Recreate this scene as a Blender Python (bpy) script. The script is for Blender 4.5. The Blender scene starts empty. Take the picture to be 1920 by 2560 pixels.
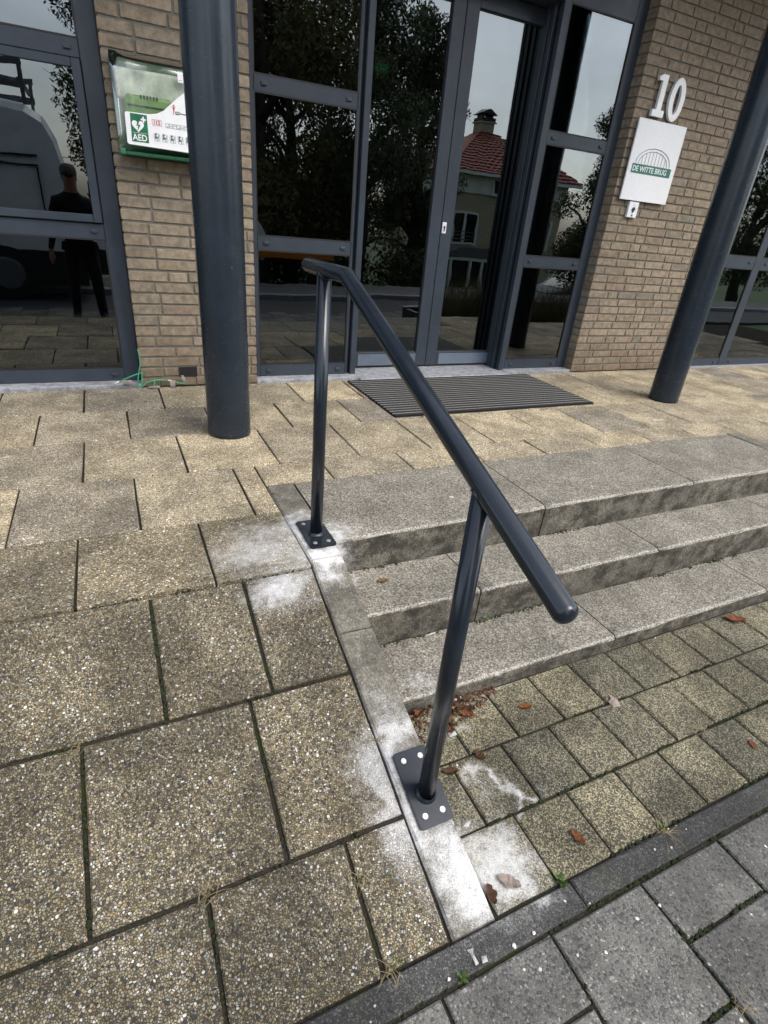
import bpy, bmesh, math, random
from mathutils import Vector, Matrix
random.seed(7)
R = math.radians
SC = bpy.context.scene
COL = SC.collection

# ------------------------------------------------------------------ camera
cam_d = bpy.data.cameras.new('camera')
cam = bpy.data.objects.new('camera', cam_d)
COL.objects.link(cam)
SC.camera = cam
cam_d.sensor_fit = 'HORIZONTAL'
cam_d.sensor_width = 36.0
cam_d.lens = 36.0 * 1362.1 / 1920.0
cam_d.clip_start = 0.02
cam_d.clip_end = 600
rx = Vector((0.90413281, -0.41889388, 0.0840939))
ux = Vector((0.13190082, 0.46087423, 0.87760875))
fx = Vector((0.40638165, 0.78238281, -0.47194396))
cam.matrix_world = Matrix(((rx.x, ux.x, -fx.x, 0), (rx.y, ux.y, -fx.y, 0), (rx.z, ux.z, -fx.z, 1.0), (0, 0, 0, 1)))

# ------------------------------------------------------------------ sky, sun, exposure
SUN_EL, SUN_AZ = R(52), R(150)      # azimuth from +Y towards +X
world = bpy.data.worlds.new('World')
SC.world = world
world.use_nodes = True
wn = world.node_tree
wn.nodes.clear()
wo = wn.nodes.new('ShaderNodeOutputWorld')
wb = wn.nodes.new('ShaderNodeBackground')
wb.inputs['Strength'].default_value = 0.15
sky = wn.nodes.new('ShaderNodeTexSky')
sky.sky_type = 'NISHITA'
sky.sun_disc = False
sky.sun_elevation = SUN_EL
sky.sun_rotation = SUN_AZ
sky.air_density = 1.0
sky.dust_density = 3.0
hs = wn.nodes.new('ShaderNodeHueSaturation')
hs.inputs['Saturation'].default_value = 0.55
tc = wn.nodes.new('ShaderNodeTexCoord')
mp = wn.nodes.new('ShaderNodeMapping')
mp.inputs['Scale'].default_value = (1.0, 1.0, 2.2)
cn = wn.nodes.new('ShaderNodeTexNoise')
cn.inputs['Scale'].default_value = 2.1
cn.inputs['Detail'].default_value = 6
cn.inputs['Roughness'].default_value = 0.55
cr = wn.nodes.new('ShaderNodeMapRange')
cr.inputs[1].default_value = 0.3
cr.inputs[2].default_value = 0.7
cr.inputs[3].default_value = 0.62
cr.inputs[4].default_value = 1.25
cm = wn.nodes.new('ShaderNodeMix')
cm.data_type = 'RGBA'
cm.blend_type = 'MULTIPLY'
cm.inputs[0].default_value = 1.0
wn.links.new(sky.outputs[0], hs.inputs['Color'])
wn.links.new(tc.outputs['Generated'], mp.inputs[0])
wn.links.new(mp.outputs[0], cn.inputs['Vector'])
wn.links.new(cn.outputs['Fac'], cr.inputs[0])
wn.links.new(hs.outputs[0], cm.inputs[6])
wn.links.new(cr.outputs[0], cm.inputs[7])
wn.links.new(cm.outputs[2], wb.inputs['Color'])
wn.links.new(wb.outputs[0], wo.inputs['Surface'])
sun_d = bpy.data.lights.new('sun', 'SUN')
sun_d.energy = 0.5
sun_d.angle = R(35)
sun_d.color = (1.0, 0.96, 0.90)
sun = bpy.data.objects.new('sun', sun_d)
COL.objects.link(sun)
sdir = Vector((math.sin(SUN_AZ) * math.cos(SUN_EL), math.cos(SUN_AZ) * math.cos(SUN_EL), math.sin(SUN_EL)))
sun.rotation_euler = (-sdir).to_track_quat('-Z', 'Y').to_euler()
sun.location = (4, -6, 12)
vs = SC.view_settings
vs.view_transform = 'Standard'
vs.look = 'None'
vs.gamma = 1.0
vs.use_curve_mapping = False
vs.exposure = 1.58
SC.cycles.max_bounces = 7
SC.cycles.diffuse_bounces = 2
SC.cycles.glossy_bounces = 4
SC.cycles.transmission_bounces = 4
SC.cycles.transparent_max_bounces = 8

# ------------------------------------------------------------------ node helpers
class NT:
    def __init__(s, tree):
        s.t = tree
    def n(s, kind, **kw):
        nd = s.t.nodes.new(kind)
        for k, v in kw.items():
            setattr(nd, k, v)
        return nd
    def put(s, sock, v):
        if hasattr(v, 'is_linked') or isinstance(v, bpy.types.NodeSocket):
            s.t.links.new(v, sock)
        elif v is not None:
            if isinstance(v, (tuple, list)) and len(v) == 3 and sock.type == 'RGBA':
                v = (*v, 1)
            sock.default_value = v
    def math(s, op, a, b=None, c=None, clamp=False):
        nd = s.n('ShaderNodeMath', operation=op, use_clamp=clamp)
        s.put(nd.inputs[0], a)
        if b is not None: s.put(nd.inputs[1], b)
        if c is not None: s.put(nd.inputs[2], c)
        return nd.outputs[0]
    def vmath(s, op, a, b=None, scale=None):
        nd = s.n('ShaderNodeVectorMath', operation=op)
        s.put(nd.inputs[0], a)
        if b is not None: s.put(nd.inputs[1], b)
        if scale is not None: s.put(nd.inputs['Scale'], scale)
        return nd.outputs['Value'] if op in ('LENGTH', 'DOT_PRODUCT', 'DISTANCE') else nd.outputs[0]
    def mix(s, f, a, b, blend='MIX'):
        nd = s.n('ShaderNodeMix', data_type='RGBA', blend_type=blend)
        s.put(nd.inputs[0], f); s.put(nd.inputs[6], a); s.put(nd.inputs[7], b)
        return nd.outputs[2]
    def noise(s, vec, scale, detail=3, rough=0.5, dist=0.0):
        nd = s.n('ShaderNodeTexNoise')
        if vec is not None: s.put(nd.inputs['Vector'], vec)
        nd.inputs['Scale'].default_value = scale
        nd.inputs['Detail'].default_value = detail
        nd.inputs['Roughness'].default_value = rough
        nd.inputs['Distortion'].default_value = dist
        return nd.outputs['Fac']
    def vor(s, vec, scale, feature='F1', rnd=1.0):
        nd = s.n('ShaderNodeTexVoronoi', feature=feature)
        s.put(nd.inputs['Vector'], vec)
        nd.inputs['Scale'].default_value = scale
        nd.inputs['Randomness'].default_value = rnd
        return nd
    def ramp(s, f, stops, interp='LINEAR'):
        nd = s.n('ShaderNodeValToRGB')
        nd.color_ramp.interpolation = interp
        el = nd.color_ramp.elements
        while len(el) > 1: el.remove(el[-1])
        el[0].position = stops[0][0]; el[0].color = (*stops[0][1], 1)
        for p, c in stops[1:]:
            e = el.new(p); e.color = (*c, 1)
        s.put(nd.inputs[0], f)
        return nd.outputs[0]
    def rng(s, f, a, b, c, d):
        nd = s.n('ShaderNodeMapRange')
        nd.interpolation_type = 'SMOOTHSTEP'
        s.put(nd.inputs[0], f)
        for i, v in enumerate((a, b, c, d)): nd.inputs[i + 1].default_value = v
        return nd.outputs[0]
    def sep(s, v):
        nd = s.n('ShaderNodeSeparateXYZ'); s.put(nd.inputs[0], v); return nd.outputs
    def bump(s, h, strength=0.5, dist=0.002, normal=None):
        nd = s.n('ShaderNodeBump')
        nd.inputs['Strength'].default_value = strength
        nd.inputs['Distance'].default_value = dist
        s.put(nd.inputs['Height'], h)
        if normal is not None: s.put(nd.inputs['Normal'], normal)
        return nd.outputs[0]

MATS = {}
def new_mat(name):
    m = bpy.data.materials.new(name)
    m.use_nodes = True
    t = m.node_tree
    t.nodes.clear()
    N = NT(t)
    out = N.n('ShaderNodeOutputMaterial')
    MATS[name] = m
    return m, N, out
def pbr(N, out, color, rough=0.7, normal=None, spec=0.5, metal=0.0):
    b = N.n('ShaderNodeBsdfPrincipled')
    N.put(b.inputs['Base Color'], color)
    N.put(b.inputs['Roughness'], rough)
    N.put(b.inputs['Metallic'], metal)
    N.put(b.inputs['Specular IOR Level'], spec)
    if normal is not None: N.put(b.inputs['Normal'], normal)
    N.t.links.new(b.outputs[0], out.inputs['Surface'])
    return b
def plain(name, color, rough=0.6, var=0.12, scale=25.0, bump=0.15, dist=0.001, spec=0.5, metal=0.0):
    """a painted or moulded surface: base colour with slight tone noise and fine relief"""
    m, N, out = new_mat(name)
    co = N.n('ShaderNodeTexCoord').outputs['Object']
    nz = N.noise(co, scale, 5, 0.6)
    f = N.rng(nz, 0.3, 0.7, 1 - var, 1 + var)
    c = N.mix(1.0, color, f, 'MULTIPLY')
    r = N.rng(nz, 0.25, 0.75, max(rough - 0.08, 0.02), min(rough + 0.08, 1))
    nb = N.bump(N.noise(co, scale * 8, 3, 0.6), bump, dist)
    pbr(N, out, c, r, nb, spec, metal)
    return m

# white drilling dust left round the two base plates (world-space spots: x, y, rx, ry, angle, strength)
DUST = [(0.55, 1.435, 0.10, 0.045, 0, 1.2), (0.60, 1.55, 0.035, 0.08, 0, 0.9), (0.49, 1.60, 0.035, 0.09, 0, 0.8),
        (0.545, 1.70, 0.05, 0.035, 0, 0.7), (0.37, 1.53, 0.15, 0.10, -12, 0.8), (0.40, 1.65, 0.11, 0.05, -8, 0.6),
        (0.27, 1.50, 0.12, 0.08, 0, 0.42), (0.385, 1.335, 0.085, 0.055, 10, 1.1), (0.31, 1.33, 0.07, 0.05, 0, 0.55), (0.665, 1.565, 0.085, 0.05, 20, 0.7),
        (0.53, 1.37, 0.035, 0.05, 0, 0.9), (0.54, 0.845, 0.075, 0.045, 0, 1.0), (0.545, 0.93, 0.06, 0.04, 0, 0.5),
        (0.56, 0.56, 0.075, 0.095, 0, 1.0), (0.555, 0.47, 0.06, 0.04, 0, 0.35), (0.475, 0.72, 0.045, 0.12, 0, 1.0),
        (0.43, 0.64, 0.05, 0.09, 0, 0.5), (0.42, 0.80, 0.05, 0.06, 0, 0.5),
        (0.66, 0.50, 0.085, 0.085, 0, 1.05), (0.72, 0.55, 0.05, 0.06, 0, 0.7), (0.70, 0.445, 0.06, 0.03, 0, 0.6),
        (0.72, 0.765, 0.035, 0.02, 20, 0.9), (0.775, 0.765, 0.035, 0.018, -10, 0.95), (0.812, 0.72, 0.014, 0.035, 0, 0.95), (0.815, 0.655, 0.016, 0.04, 5, 1.0),
        (0.85, 0.627, 0.035, 0.014, 18, 0.95), (0.74, 0.70, 0.06, 0.05, 0, 0.4), (0.74, 1.06, 0.06, 0.045, 0, 0.65),
        (0.73, 0.93, 0.06, 0.05, 0, 0.4), (0.80, 0.90, 0.03, 0.02, 0, 0.6), (0.98, 0.985, 0.09, 0.014, 0, 0.6)]
def dust_group():
    g = bpy.data.node_groups.new('dust', 'ShaderNodeTree')
    g.interface.new_socket('Fac', in_out='OUTPUT', socket_type='NodeSocketFloat')
    N = NT(g)
    go = N.n('NodeGroupOutput')
    pos = N.n('ShaderNodeNewGeometry').outputs['Position']
    wob = N.n('ShaderNodeTexNoise')
    wob.inputs['Scale'].default_value = 16
    wob.inputs['Detail'].default_value = 4
    N.put(wob.inputs['Vector'], pos)
    off = N.vmath('SCALE', N.vmath('SUBTRACT', wob.outputs['Color'], (0.5, 0.5, 0.5)), scale=0.16)
    p = N.vmath('ADD', pos, off)
    total = None
    for (x, y, a, b, ang, s) in DUST:
        m = N.n('ShaderNodeMapping', vector_type='TEXTURE')
        N.put(m.inputs[0], p)
        m.inputs['Location'].default_value = (x, y, 0)
        m.inputs['Rotation'].default_value = (0, 0, R(ang))
        m.inputs['Scale'].default_value = (a, b, 1e4)
        d = N.vmath('LENGTH', m.outputs[0])
        e = N.math('MULTIPLY', N.math('EXPONENT', N.math('MULTIPLY', N.math('MULTIPLY', d, d), -0.9)), s)
        total = e if total is None else N.math('MAXIMUM', total, N.math('ADD', N.math('MULTIPLY', total, 0.85), N.math('MULTIPLY', e, 0.85))) if False else N.math('ADD', total, e)
    fine = N.noise(pos, 330, 4, 0.75)
    mid = N.noise(pos, 45, 4, 0.65)
    f = N.math('ADD', total, N.math('ADD', N.math('MULTIPLY', N.math('SUBTRACT', fine, 0.5), 2.7), N.math('MULTIPLY', N.math('SUBTRACT', mid, 0.5), 1.3)))
    f = N.rng(f, 0.06, 1.9, 0.0, 0.84)
    f = N.math('MULTIPLY', f, N.rng(total, 0.04, 0.25, 0, 1))
    N.put(go.inputs[0], f)
    return g
DG = dust_group()
def dust(N, color):
    gnode = N.n('ShaderNodeGroup')
    gnode.node_tree = DG
    return N.mix(gnode.outputs[0], color, (0.80, 0.80, 0.79)), gnode.outputs[0]

def aggregate(name, stops, scale, mortar, tint_lo, tint_hi, big=None, bump=0.8, grime=0.45, green=0.0):
    """washed-gravel concrete: every pebble its own colour, mortar recessed between them"""
    m, N, out = new_mat(name)
    oi = N.n('ShaderNodeObjectInfo')
    co = N.n('ShaderNodeTexCoord').outputs['Object']
    v = N.vmath('ADD', co, N.vmath('SCALE', (13.0, 7.0, 3.0), scale=oi.outputs['Random']))
    wv = N.n('ShaderNodeTexNoise'); wv.inputs['Scale'].default_value = scale * 0.6
    N.put(wv.inputs['Vector'], v)
    v2 = N.vmath('ADD', v, N.vmath('SCALE', N.vmath('SUBTRACT', wv.outputs['Color'], (.5, .5, .5)), scale=0.9 / scale))
    a = N.vor(v2, scale)
    e = N.vor(v2, scale, 'DISTANCE_TO_EDGE')
    rnd = N.sep(a.outputs['Color'])[0]
    col = N.ramp(rnd, stops, 'CONSTANT')
    # tone inside each stone
    col = N.mix(0.35, col, N.mix(1.0, col, N.rng(N.noise(v, scale * 3, 2), 0.3, 0.7, 0.6, 1.35), 'MULTIPLY'))
    edge = N.rng(e.outputs['Distance'], 0.02, 0.16, 0, 1)
    col = N.mix(edge, mortar, col)
    h = edge
    if big:
        bv = N.vor(v2, scale * 0.42)
        bs = N.sep(bv.outputs['Color'])
        inside = N.rng(bv.outputs['Distance'], 0.26, 0.34, 1, 0)
        for lo, hi, c in big:
            sel = N.math('MULTIPLY', N.math('GREATER_THAN', bs[1], lo), N.math('LESS_THAN', bs[1], hi))
            k = N.math('MULTIPLY', sel, inside)
            col = N.mix(k, col, c)
            h = N.math('MAXIMUM', h, N.math('MULTIPLY', k, 1.3))
    # per-slab tone and blotchy weathering
    t = N.mix(oi.outputs['Random'], tint_lo, tint_hi)
    col = N.mix(1.0, col, t, 'MULTIPLY')
    pos = N.n('ShaderNodeNewGeometry').outputs['Position']
    g1 = N.rng(N.noise(pos, 4.5, 5, 0.62), 0.36, 0.66, 1 - grime, 1.10)
    col = N.mix(1.0, col, g1, 'MULTIPLY')
    if green:
        gm = N.math('MULTIPLY', N.rng(N.noise(v, 9, 4, 0.6), 0.52, 0.75, 0, 1), green)
        col = N.mix(gm, col, (0.07, 0.075, 0.03))
    col, df = dust(N, col)
    nb = N.bump(h, bump, 0.0022)
    nb = N.bump(N.noise(v, 14, 4, 0.6), 0.25, 0.004, nb)
    pbr(N, out, col, 0.82, nb, 0.35)
    return m

TAN = [(0.0, (.165, .128, .070)), (.13, (.285, .235, .135)), (.32, (.345, .292, .180)), (.46, (.215, .185, .130)), (.58, (.43, .385, .275)),
       (.70, (.125, .110, .082)), (.80, (.31, .30, .25)), (.89, (.64, .63, .57)), (.945, (.05, .05, .052))]
aggregate('gravel_slab', TAN, 205, (.075, .068, .048), (0.80, 0.80, 0.81), (1.12, 1.08, 1.02),
          [(0.925, 0.955, (.72, .71, .68)), (0.960, 1.01, (.04, .042, .048))], 0.9, 0.40, 0.10)
aggregate('mid_slab', TAN, 205, (.095, .086, .064), (0.96, 0.95, 0.95), (1.34, 1.29, 1.20),
          [(0.92, 0.955, (.74, .73, .70)), (0.960, 1.01, (.04, .042, .048))], 0.9, 0.38, 0.05)
aggregate('platform_slab', [(0.0, (.36, .285, .18)), (.18, (.50, .42, .285)), (.40, (.59, .515, .375)), (.56, (.40, .35, .27)), (.70, (.69, .63, .50)),
          (.83, (.25, .215, .17)), (.91, (.80, .79, .74)), (.97, (.06, .06, .06))], 205, (.15, .13, .095), (0.78, 0.79, 0.82), (1.38, 1.33, 1.18),
          [(0.90, 0.945, (.84, .83, .80)), (0.955, 1.01, (.05, .05, .055))], 1.0, 0.36, 0.03)
aggregate('small_tile', [(0.0, (.165, .145, .092)), (.2, (.35, .305, .18)), (.42, (.075, .073, .062)), (.58, (.45, .405, .26)), (.78, (.13, .12, .092)), (.9, (.49, .46, .36))],
          260, (.065, .062, .05), (0.72, 0.73, 0.74), (1.08, 1.06, 0.98), None, 0.7, 0.45, 0.10)
aggregate('grey_tile', [(0.0, (.135, .135, .128)), (.22, (.18, .178, .168)), (.50, (.15, .149, .142)), (.64, (.068, .069, .072)), (.84, (.20, .198, .188)), (.95, (.29, .285, .27))],
          185, (.125, .123, .114), (0.92, 0.91, 0.88), (1.35, 1.33, 1.27), [(0.992, 1.01, (.58, .57, .53))], 0.6, 0.40, 0.10)
aggregate('band_stone', [(0.0, (.075, .075, .072)), (.3, (.11, .11, .105)), (.55, (.05, .05, .05)), (.80, (.15, .148, .14)), (.95, (.03, .03, .03))],
          250, (.045, .045, .042), (0.85, 0.85, 0.86), (1.05, 1.05, 1.04), [(0.982, 1.01, (.58, .56, .50))], 0.6, 0.45, 0.25)

def stone_step():
    m, N, out = new_mat('step_stone')
    oi = N.n('ShaderNodeObjectInfo')
    tcn = N.n('ShaderNodeTexCoord')
    geo = N.n('ShaderNodeNewGeometry')
    v = N.vmath('ADD', tcn.outputs['Object'], N.vmath('SCALE', (5.0, 9.0, 2.0), scale=oi.outputs['Random']))
    a = N.vor(v, 210)
    rnd = N.sep(a.outputs['Color'])[0]
    col = N.ramp(rnd, [(0, (.080, .072, .056)), (.22, (.190, .174, .140)), (.50, (.262, .241, .196)), (.68, (.105, .095, .076)), (.82, (.37, .345, .29)), (.94, (.042, .039, .033))], 'CONSTANT')
    col = N.mix(0.25, col, N.ramp(N.noise(v, 120, 3), [(.3, (.13, .121, .098)), (.7, (.30, .28, .235))]))
    pos = geo.outputs['Position']
    col = N.mix(1.0, col, N.rng(N.noise(pos, 5, 5, .65), .33, .68, .72, 1.12), 'MULTIPLY')
    nz = N.sep(geo.outputs['True Normal'])[2]
    # rubbed-bare rounded nosing, soot-streaked faces
    bare = N.math('MULTIPLY', N.rng(nz, 0.25, 0.55, 0, 1), N.rng(nz, 0.90, 0.985, 1, 0))
    col = N.mix(N.math('MULTIPLY', bare, N.rng(N.noise(v, 170, 3, .7), .42, .66, .0, .75)), col, (.52, .50, .45))
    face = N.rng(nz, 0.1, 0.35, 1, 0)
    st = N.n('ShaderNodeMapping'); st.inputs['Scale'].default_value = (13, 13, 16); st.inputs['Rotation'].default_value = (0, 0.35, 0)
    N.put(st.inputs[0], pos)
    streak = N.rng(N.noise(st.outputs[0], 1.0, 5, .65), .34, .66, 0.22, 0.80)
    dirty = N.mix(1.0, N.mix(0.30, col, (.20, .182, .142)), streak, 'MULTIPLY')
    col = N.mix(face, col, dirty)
    col, df = dust(N, col)
    nb = N.bump(N.math('ADD', N.noise(v, 320, 3, .7), N.math('MULTIPLY', a.outputs['Distance'], .6)), 0.55, 0.0018)
    nb = N.bump(N.noise(v, 26, 4, .6), 0.3, 0.005, nb)
    pbr(N, out, col, 0.85, nb, 0.3)
stone_step()

def kerb_concrete():
    m, N, out = new_mat('kerb_concrete')
    pos = N.n('ShaderNodeNewGeometry').outputs['Position']
    a = N.vor(pos, 240)
    rnd = N.sep(a.outputs['Color'])[1]
    col = N.ramp(rnd, [(0, (.095, .087, .068)), (.3, (.155, .144, .115)), (.65, (.21, .196, .160)), (.86, (.065, .06, .048)), (.94, (.34, .325, .28))], 'CONSTANT')
    col = N.mix(.5, col, N.ramp(N.noise(pos, 60, 5, .7), [(.3, (.08, .074, .058)), (.7, (.20, .187, .152))]))
    col = N.mix(1.0, col, N.rng(N.noise(pos, 9, 5, .65), .35, .66, .62, 1.1), 'MULTIPLY')
    col, df = dust(N, col)
    nb = N.bump(N.noise(pos, 300, 4, .7), .5, .0016)
    nb = N.bump(N.noise(pos, 30, 4, .6), .35, .004, nb)
    pbr(N, out, col, .85, nb, .3)
kerb_concrete()

def joint_soil():
    m, N, out = new_mat('joint_soil')
    pos = N.n('ShaderNodeNewGeometry').outputs['Position']
    soil = N.ramp(N.noise(pos, 180, 4, .7), [(.3, (.012, .011, .008)), (.7, (.050, .044, .034))])
    moss = N.ramp(N.noise(pos, 320, 3, .7), [(.3, (.008, .014, .003)), (.7, (.036, .050, .011))])
    f = N.rng(N.noise(pos, 7, 4, .65), .54, .66, 0, .85)
    nb = N.bump(N.noise(pos, 220, 4, .7), .9, .004)
    pbr(N, out, N.mix(f, soil, moss), .95, nb, .1)
joint_soil()

def brick_mat():
    m, N, out = new_mat('brick')
    oi = N.n('ShaderNodeObjectInfo')
    co = N.n('ShaderNodeTexCoord').outputs['Object']
    v = N.vmath('ADD', co, N.vmath('SCALE', (5.0, 3.0, 9.0), scale=oi.outputs['Random']))
    base = N.ramp(oi.outputs['Random'], [(0, (.172, .138, .098)), (.2, (.222, .176, .124)), (.4, (.210, .174, .128)), (.58, (.262, .212, .150)), (.72, (.195, .150, .110)), (.86, (.238, .190, .134)), (1, (.172, .152, .118))])
    col = N.mix(1.0, base, N.rng(N.noise(v, 28, 5, .65), .3, .7, .68, 1.22), 'MULTIPLY')
    sp = N.noise(v, 420, 2, .6)
    col = N.mix(N.rng(sp, .60, .72, 0, .5), col, (.10, .075, .055))
    col = N.mix(N.rng(sp, .40, .28, 0, .4), col, (.48, .40, .30))
    pos = N.n('ShaderNodeNewGeometry').outputs['Position']
    col = N.mix(N.rng(N.noise(pos, 3.2, 5, .7), .56, .72, 0, .35), col, (.20, .165, .14))
    # lime bloom and splash-back stain on the lowest courses
    z = N.sep(pos)[2]
    low = N.math('MULTIPLY', N.rng(z, .0, .34, 1, 0), N.rng(N.noise(pos, 11, 4, .6), .35, .6, .25, 1))
    col = N.mix(N.math('MULTIPLY', low, .7), col, (.115, .08, .05))
    nb = N.bump(N.noise(v, 300, 4, .7), .45, .0012)
    nb = N.bump(N.noise(v, 40, 3, .6), .35, .003, nb)
    pbr(N, out, col, .88, nb, .25)
brick_mat()
def mortar_mat():
    m, N, out = new_mat('mortar')
    pos = N.n('ShaderNodeNewGeometry').outputs['Position']
    col = N.ramp(N.noise(pos, 200, 4, .7), [(.3, (.095, .088, .073)), (.7, (.195, .180, .15))])
    nb = N.bump(N.noise(pos, 240, 3, .7), .7, .002)
    pbr(N, out, col, .95, nb, .1)
mortar_mat()

def paint(name, col, rough, wear=0.0, peel=0.25, peel_scale=170, spec=.5):
    m, N, out = new_mat(name)
    co = N.n('ShaderNodeTexCoord').outputs['Object']
    pos = N.n('ShaderNodeNewGeometry').outputs['Position']
    c = N.mix(1.0, col, N.rng(N.noise(pos, 6, 5, .65), .3, .7, .88, 1.12), 'MULTIPLY')
    dustf = N.rng(N.noise(pos, 38, 6, .75), .50, .85, 0, .07)
    c = N.mix(dustf, c, (.10, .105, .11))
    if wear:
        st = N.n('ShaderNodeMapping'); st.inputs['Scale'].default_value = (22, 22, 210)
        st.inputs['Rotation'].default_value = (0.5, 0.3, 0)
        N.put(st.inputs[0], pos)
        sc = N.math('MULTIPLY', N.rng(N.noise(st.outputs[0], 1.0, 2, .5), .725, .76, 0, 1), N.rng(N.noise(pos, 7, 3), .52, .62, 0, 1))
        spk = N.rng(N.noise(pos, 120, 2, .5), .755, .79, 0, 1)
        c = N.mix(N.math('MULTIPLY', N.math('MAXIMUM', sc, spk), wear), c, (.42, .43, .44))
    r = N.rng(N.noise(pos, 14, 5, .7), .3, .7, rough - .03, rough + .05)
    nb = N.bump(N.noise(co, peel_scale, 2, .5), peel, .0006)
    pbr(N, out, c, r, nb, spec)
    return m
paint('frame_paint', (.033, .042, .055), .40, 0, .12, 170, .30)
paint('column_paint', (.0165, .0225, .0305), .24, .45, .35, 120, .32)
paint('rail_paint', (.0125, .0170, .0235), .18, 0, .15, 240, .42)
paint('kick_metal', (.10, .125, .16), .33, .3, .1)

def glass():
    m, N, out = new_mat('window_glass')
    pos = N.n('ShaderNodeNewGeometry').outputs['Position']
    nb = N.bump(N.noise(pos, 3.2, 2, .45), .35, .0016)
    fr = N.n('ShaderNodeFresnel'); fr.inputs['IOR'].default_value = 1.5
    f = N.math('ADD', N.math('MULTIPLY', fr.outputs[0], .85), .085, clamp=True)
    tr = N.n('ShaderNodeBsdfTransparent'); tr.inputs[0].default_value = (.22, .24, .23, 1)
    gl = N.n('ShaderNodeBsdfGlossy'); gl.inputs['Roughness'].default_value = 0.0
    gl.inputs['Color'].default_value = (.88, .96, 1.0, 1)
    N.put(gl.inputs['Normal'], nb)
    mx = N.n('ShaderNodeMixShader')
    N.put(mx.inputs[0], f); N.put(mx.inputs[1], tr.outputs[0]); N.put(mx.inputs[2], gl.outputs[0])
    N.put(out.inputs['Surface'], mx.outputs[0])
glass()
def clear_plastic():
    m, N, out = new_mat('clear_plastic')
    pos = N.n('ShaderNodeNewGeometry').outputs['Position']
    fr = N.n('ShaderNodeFresnel'); fr.inputs['IOR'].default_value = 1.45
    f = N.math('ADD', N.math('MULTIPLY', fr.outputs[0], 1.0), .05, clamp=True)
    haze = N.n('ShaderNodeBsdfDiffuse'); haze.inputs[0].default_value = (.30, .36, .30, 1)
    tr = N.n('ShaderNodeBsdfTransparent'); tr.inputs[0].default_value = (.94, .99, .95, 1)
    gl = N.n('ShaderNodeBsdfGlossy'); gl.inputs['Roughness'].default_value = .12
    N.put(gl.inputs['Normal'], N.bump(N.noise(pos, 9, 3, .5), .3, .004))
    m0 = N.n('ShaderNodeMixShader'); N.put(m0.inputs[0], N.rng(N.noise(pos, 14, 5, .7), .40, .75, .10, .50)); N.put(m0.inputs[1], tr.outputs[0]); N.put(m0.inputs[2], haze.outputs[0])
    mx = N.n('ShaderNodeMixShader')
    N.put(mx.inputs[0], f); N.put(mx.inputs[1], m0.outputs[0]); N.put(mx.inputs[2], gl.outputs[0])
    N.put(out.inputs['Surface'], mx.outputs[0])
clear_plastic()

plain('black_rubber', (.004, .004, .0045), .9, .3, 60, .3)
plain('black_gasket', (.008, .008, .009), .6)
plain('mat_aluminium', (.19, .187, .178), .6, .3, 90, .2, .001, .4, .0)
plain('sill_stone', (.24, .25, .265), .62, .35, 30, .4, .002)
plain('sign_white', (.66, .67, .685), .38, .03, 40, .05)
plain('sign_green', (.012, .13, .085), .45, .08)
plain('print_grey', (.10, .15, .16), .5, .05)
plain('digit_white', (.72, .72, .72), .5, .05)
plain('aed_green', (.010, .135, .055), .35, .2)
plain('aed_dark_green', (.018, .075, .035), .45, .3)
plain('aed_white', (.80, .80, .80), .4, .03)
plain('aed_inner', (.60, .60, .52), .5, .2, 18)
plain('aed_device', (.15, .27, .06), .4, .12)
plain('print_red', (.45, .01, .03), .5, .05)
plain('steel', (.52, .51, .48), .35, .15, 60, .2, .0008, .5, .75)
plain('cable_green', (.035, .27, .14), .45, .15)
plain('tape', (.33, .31, .27), .5, .2)
plain('paper', (.66, .65, .62), .8, .12)
plain('cigarette', (.50, .27, .10), .8, .2)
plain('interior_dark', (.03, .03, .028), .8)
plain('soffit', (.10, .10, .10), .8)
plain('weld', (.25, .26, .27), .45, .2)
plain('dry_grass', (.25, .20, .11), .9, .3, 40)
plain('moss', (.020, .030, .006), .95, .5, 200, 1.0, .003)
plain('weed_green', (.055, .10, .018), .6, .3, 80)
plain('leaf_orange', (.22, .078, .024), .65, .4, 120, .5, .001)
plain('leaf_brown', (.105, .052, .024), .7, .45, 120, .5, .001)
plain('leaf_tan', (.22, .125, .052), .7, .35, 120, .5, .001)
plain('leaf_pale', (.46, .38, .33), .75, .25, 120, .5, .001)
plain('litter_soil', (.06, .04, .025), .95, .6, 150, 1.0, .004)
# things seen only in the reflections
plain('grass_green', (.040, .075, .012), .9, .5, 3, .6, .02)
plain('asphalt', (.050, .050, .052), .9, .3, 40, .5, .004)
plain('path_paving', (.13, .125, .115), .9, .25, 12, .4, .004)
plain('foliage_dark', (.060, .074, .018), .75, .5, .8, 0)
plain('foliage_yellow', (.105, .098, .026), .75, .5, .8, 0)
plain('foliage_grey', (.12, .135, .06), .75, .5, .8, 0)
plain('bark', (.055, .045, .036), .9, .4, 12, .8, .01)
plain('van_white', (.74, .76, .74), .35, .06, 8)
plain('van_black', (.014, .014, .015), .5, .2)
plain('car_silver', (.13, .16, .165), .3, .05)
plain('car_glass', (.012, .014, .016), .05)
plain('roof_tile', (.22, .040, .024), .75, .35, 9, .5, .01)
plain('white_render', (.78, .77, .72), .8, .1, 4)
plain('yellow_brick', (.47, .41, .27), .9, .25, 14, .7, .01)
plain('house_frame', (.80, .80, .76), .5, .08)
plain('lead_grey', (.12, .125, .13), .6, .2)
plain('orange_paint', (.55, .17, .012), .5, .1)
plain('cloth_black', (.010, .010, .012), .95, .4, 40, .3)
plain('cloth_cap', (.10, .105, .08), .95, .5, 60, .3)
plain('skin', (.36, .19, .12), .55, .12, 30)
plain('shoe_brown', (.05, .03, .02), .7, .2)
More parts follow.
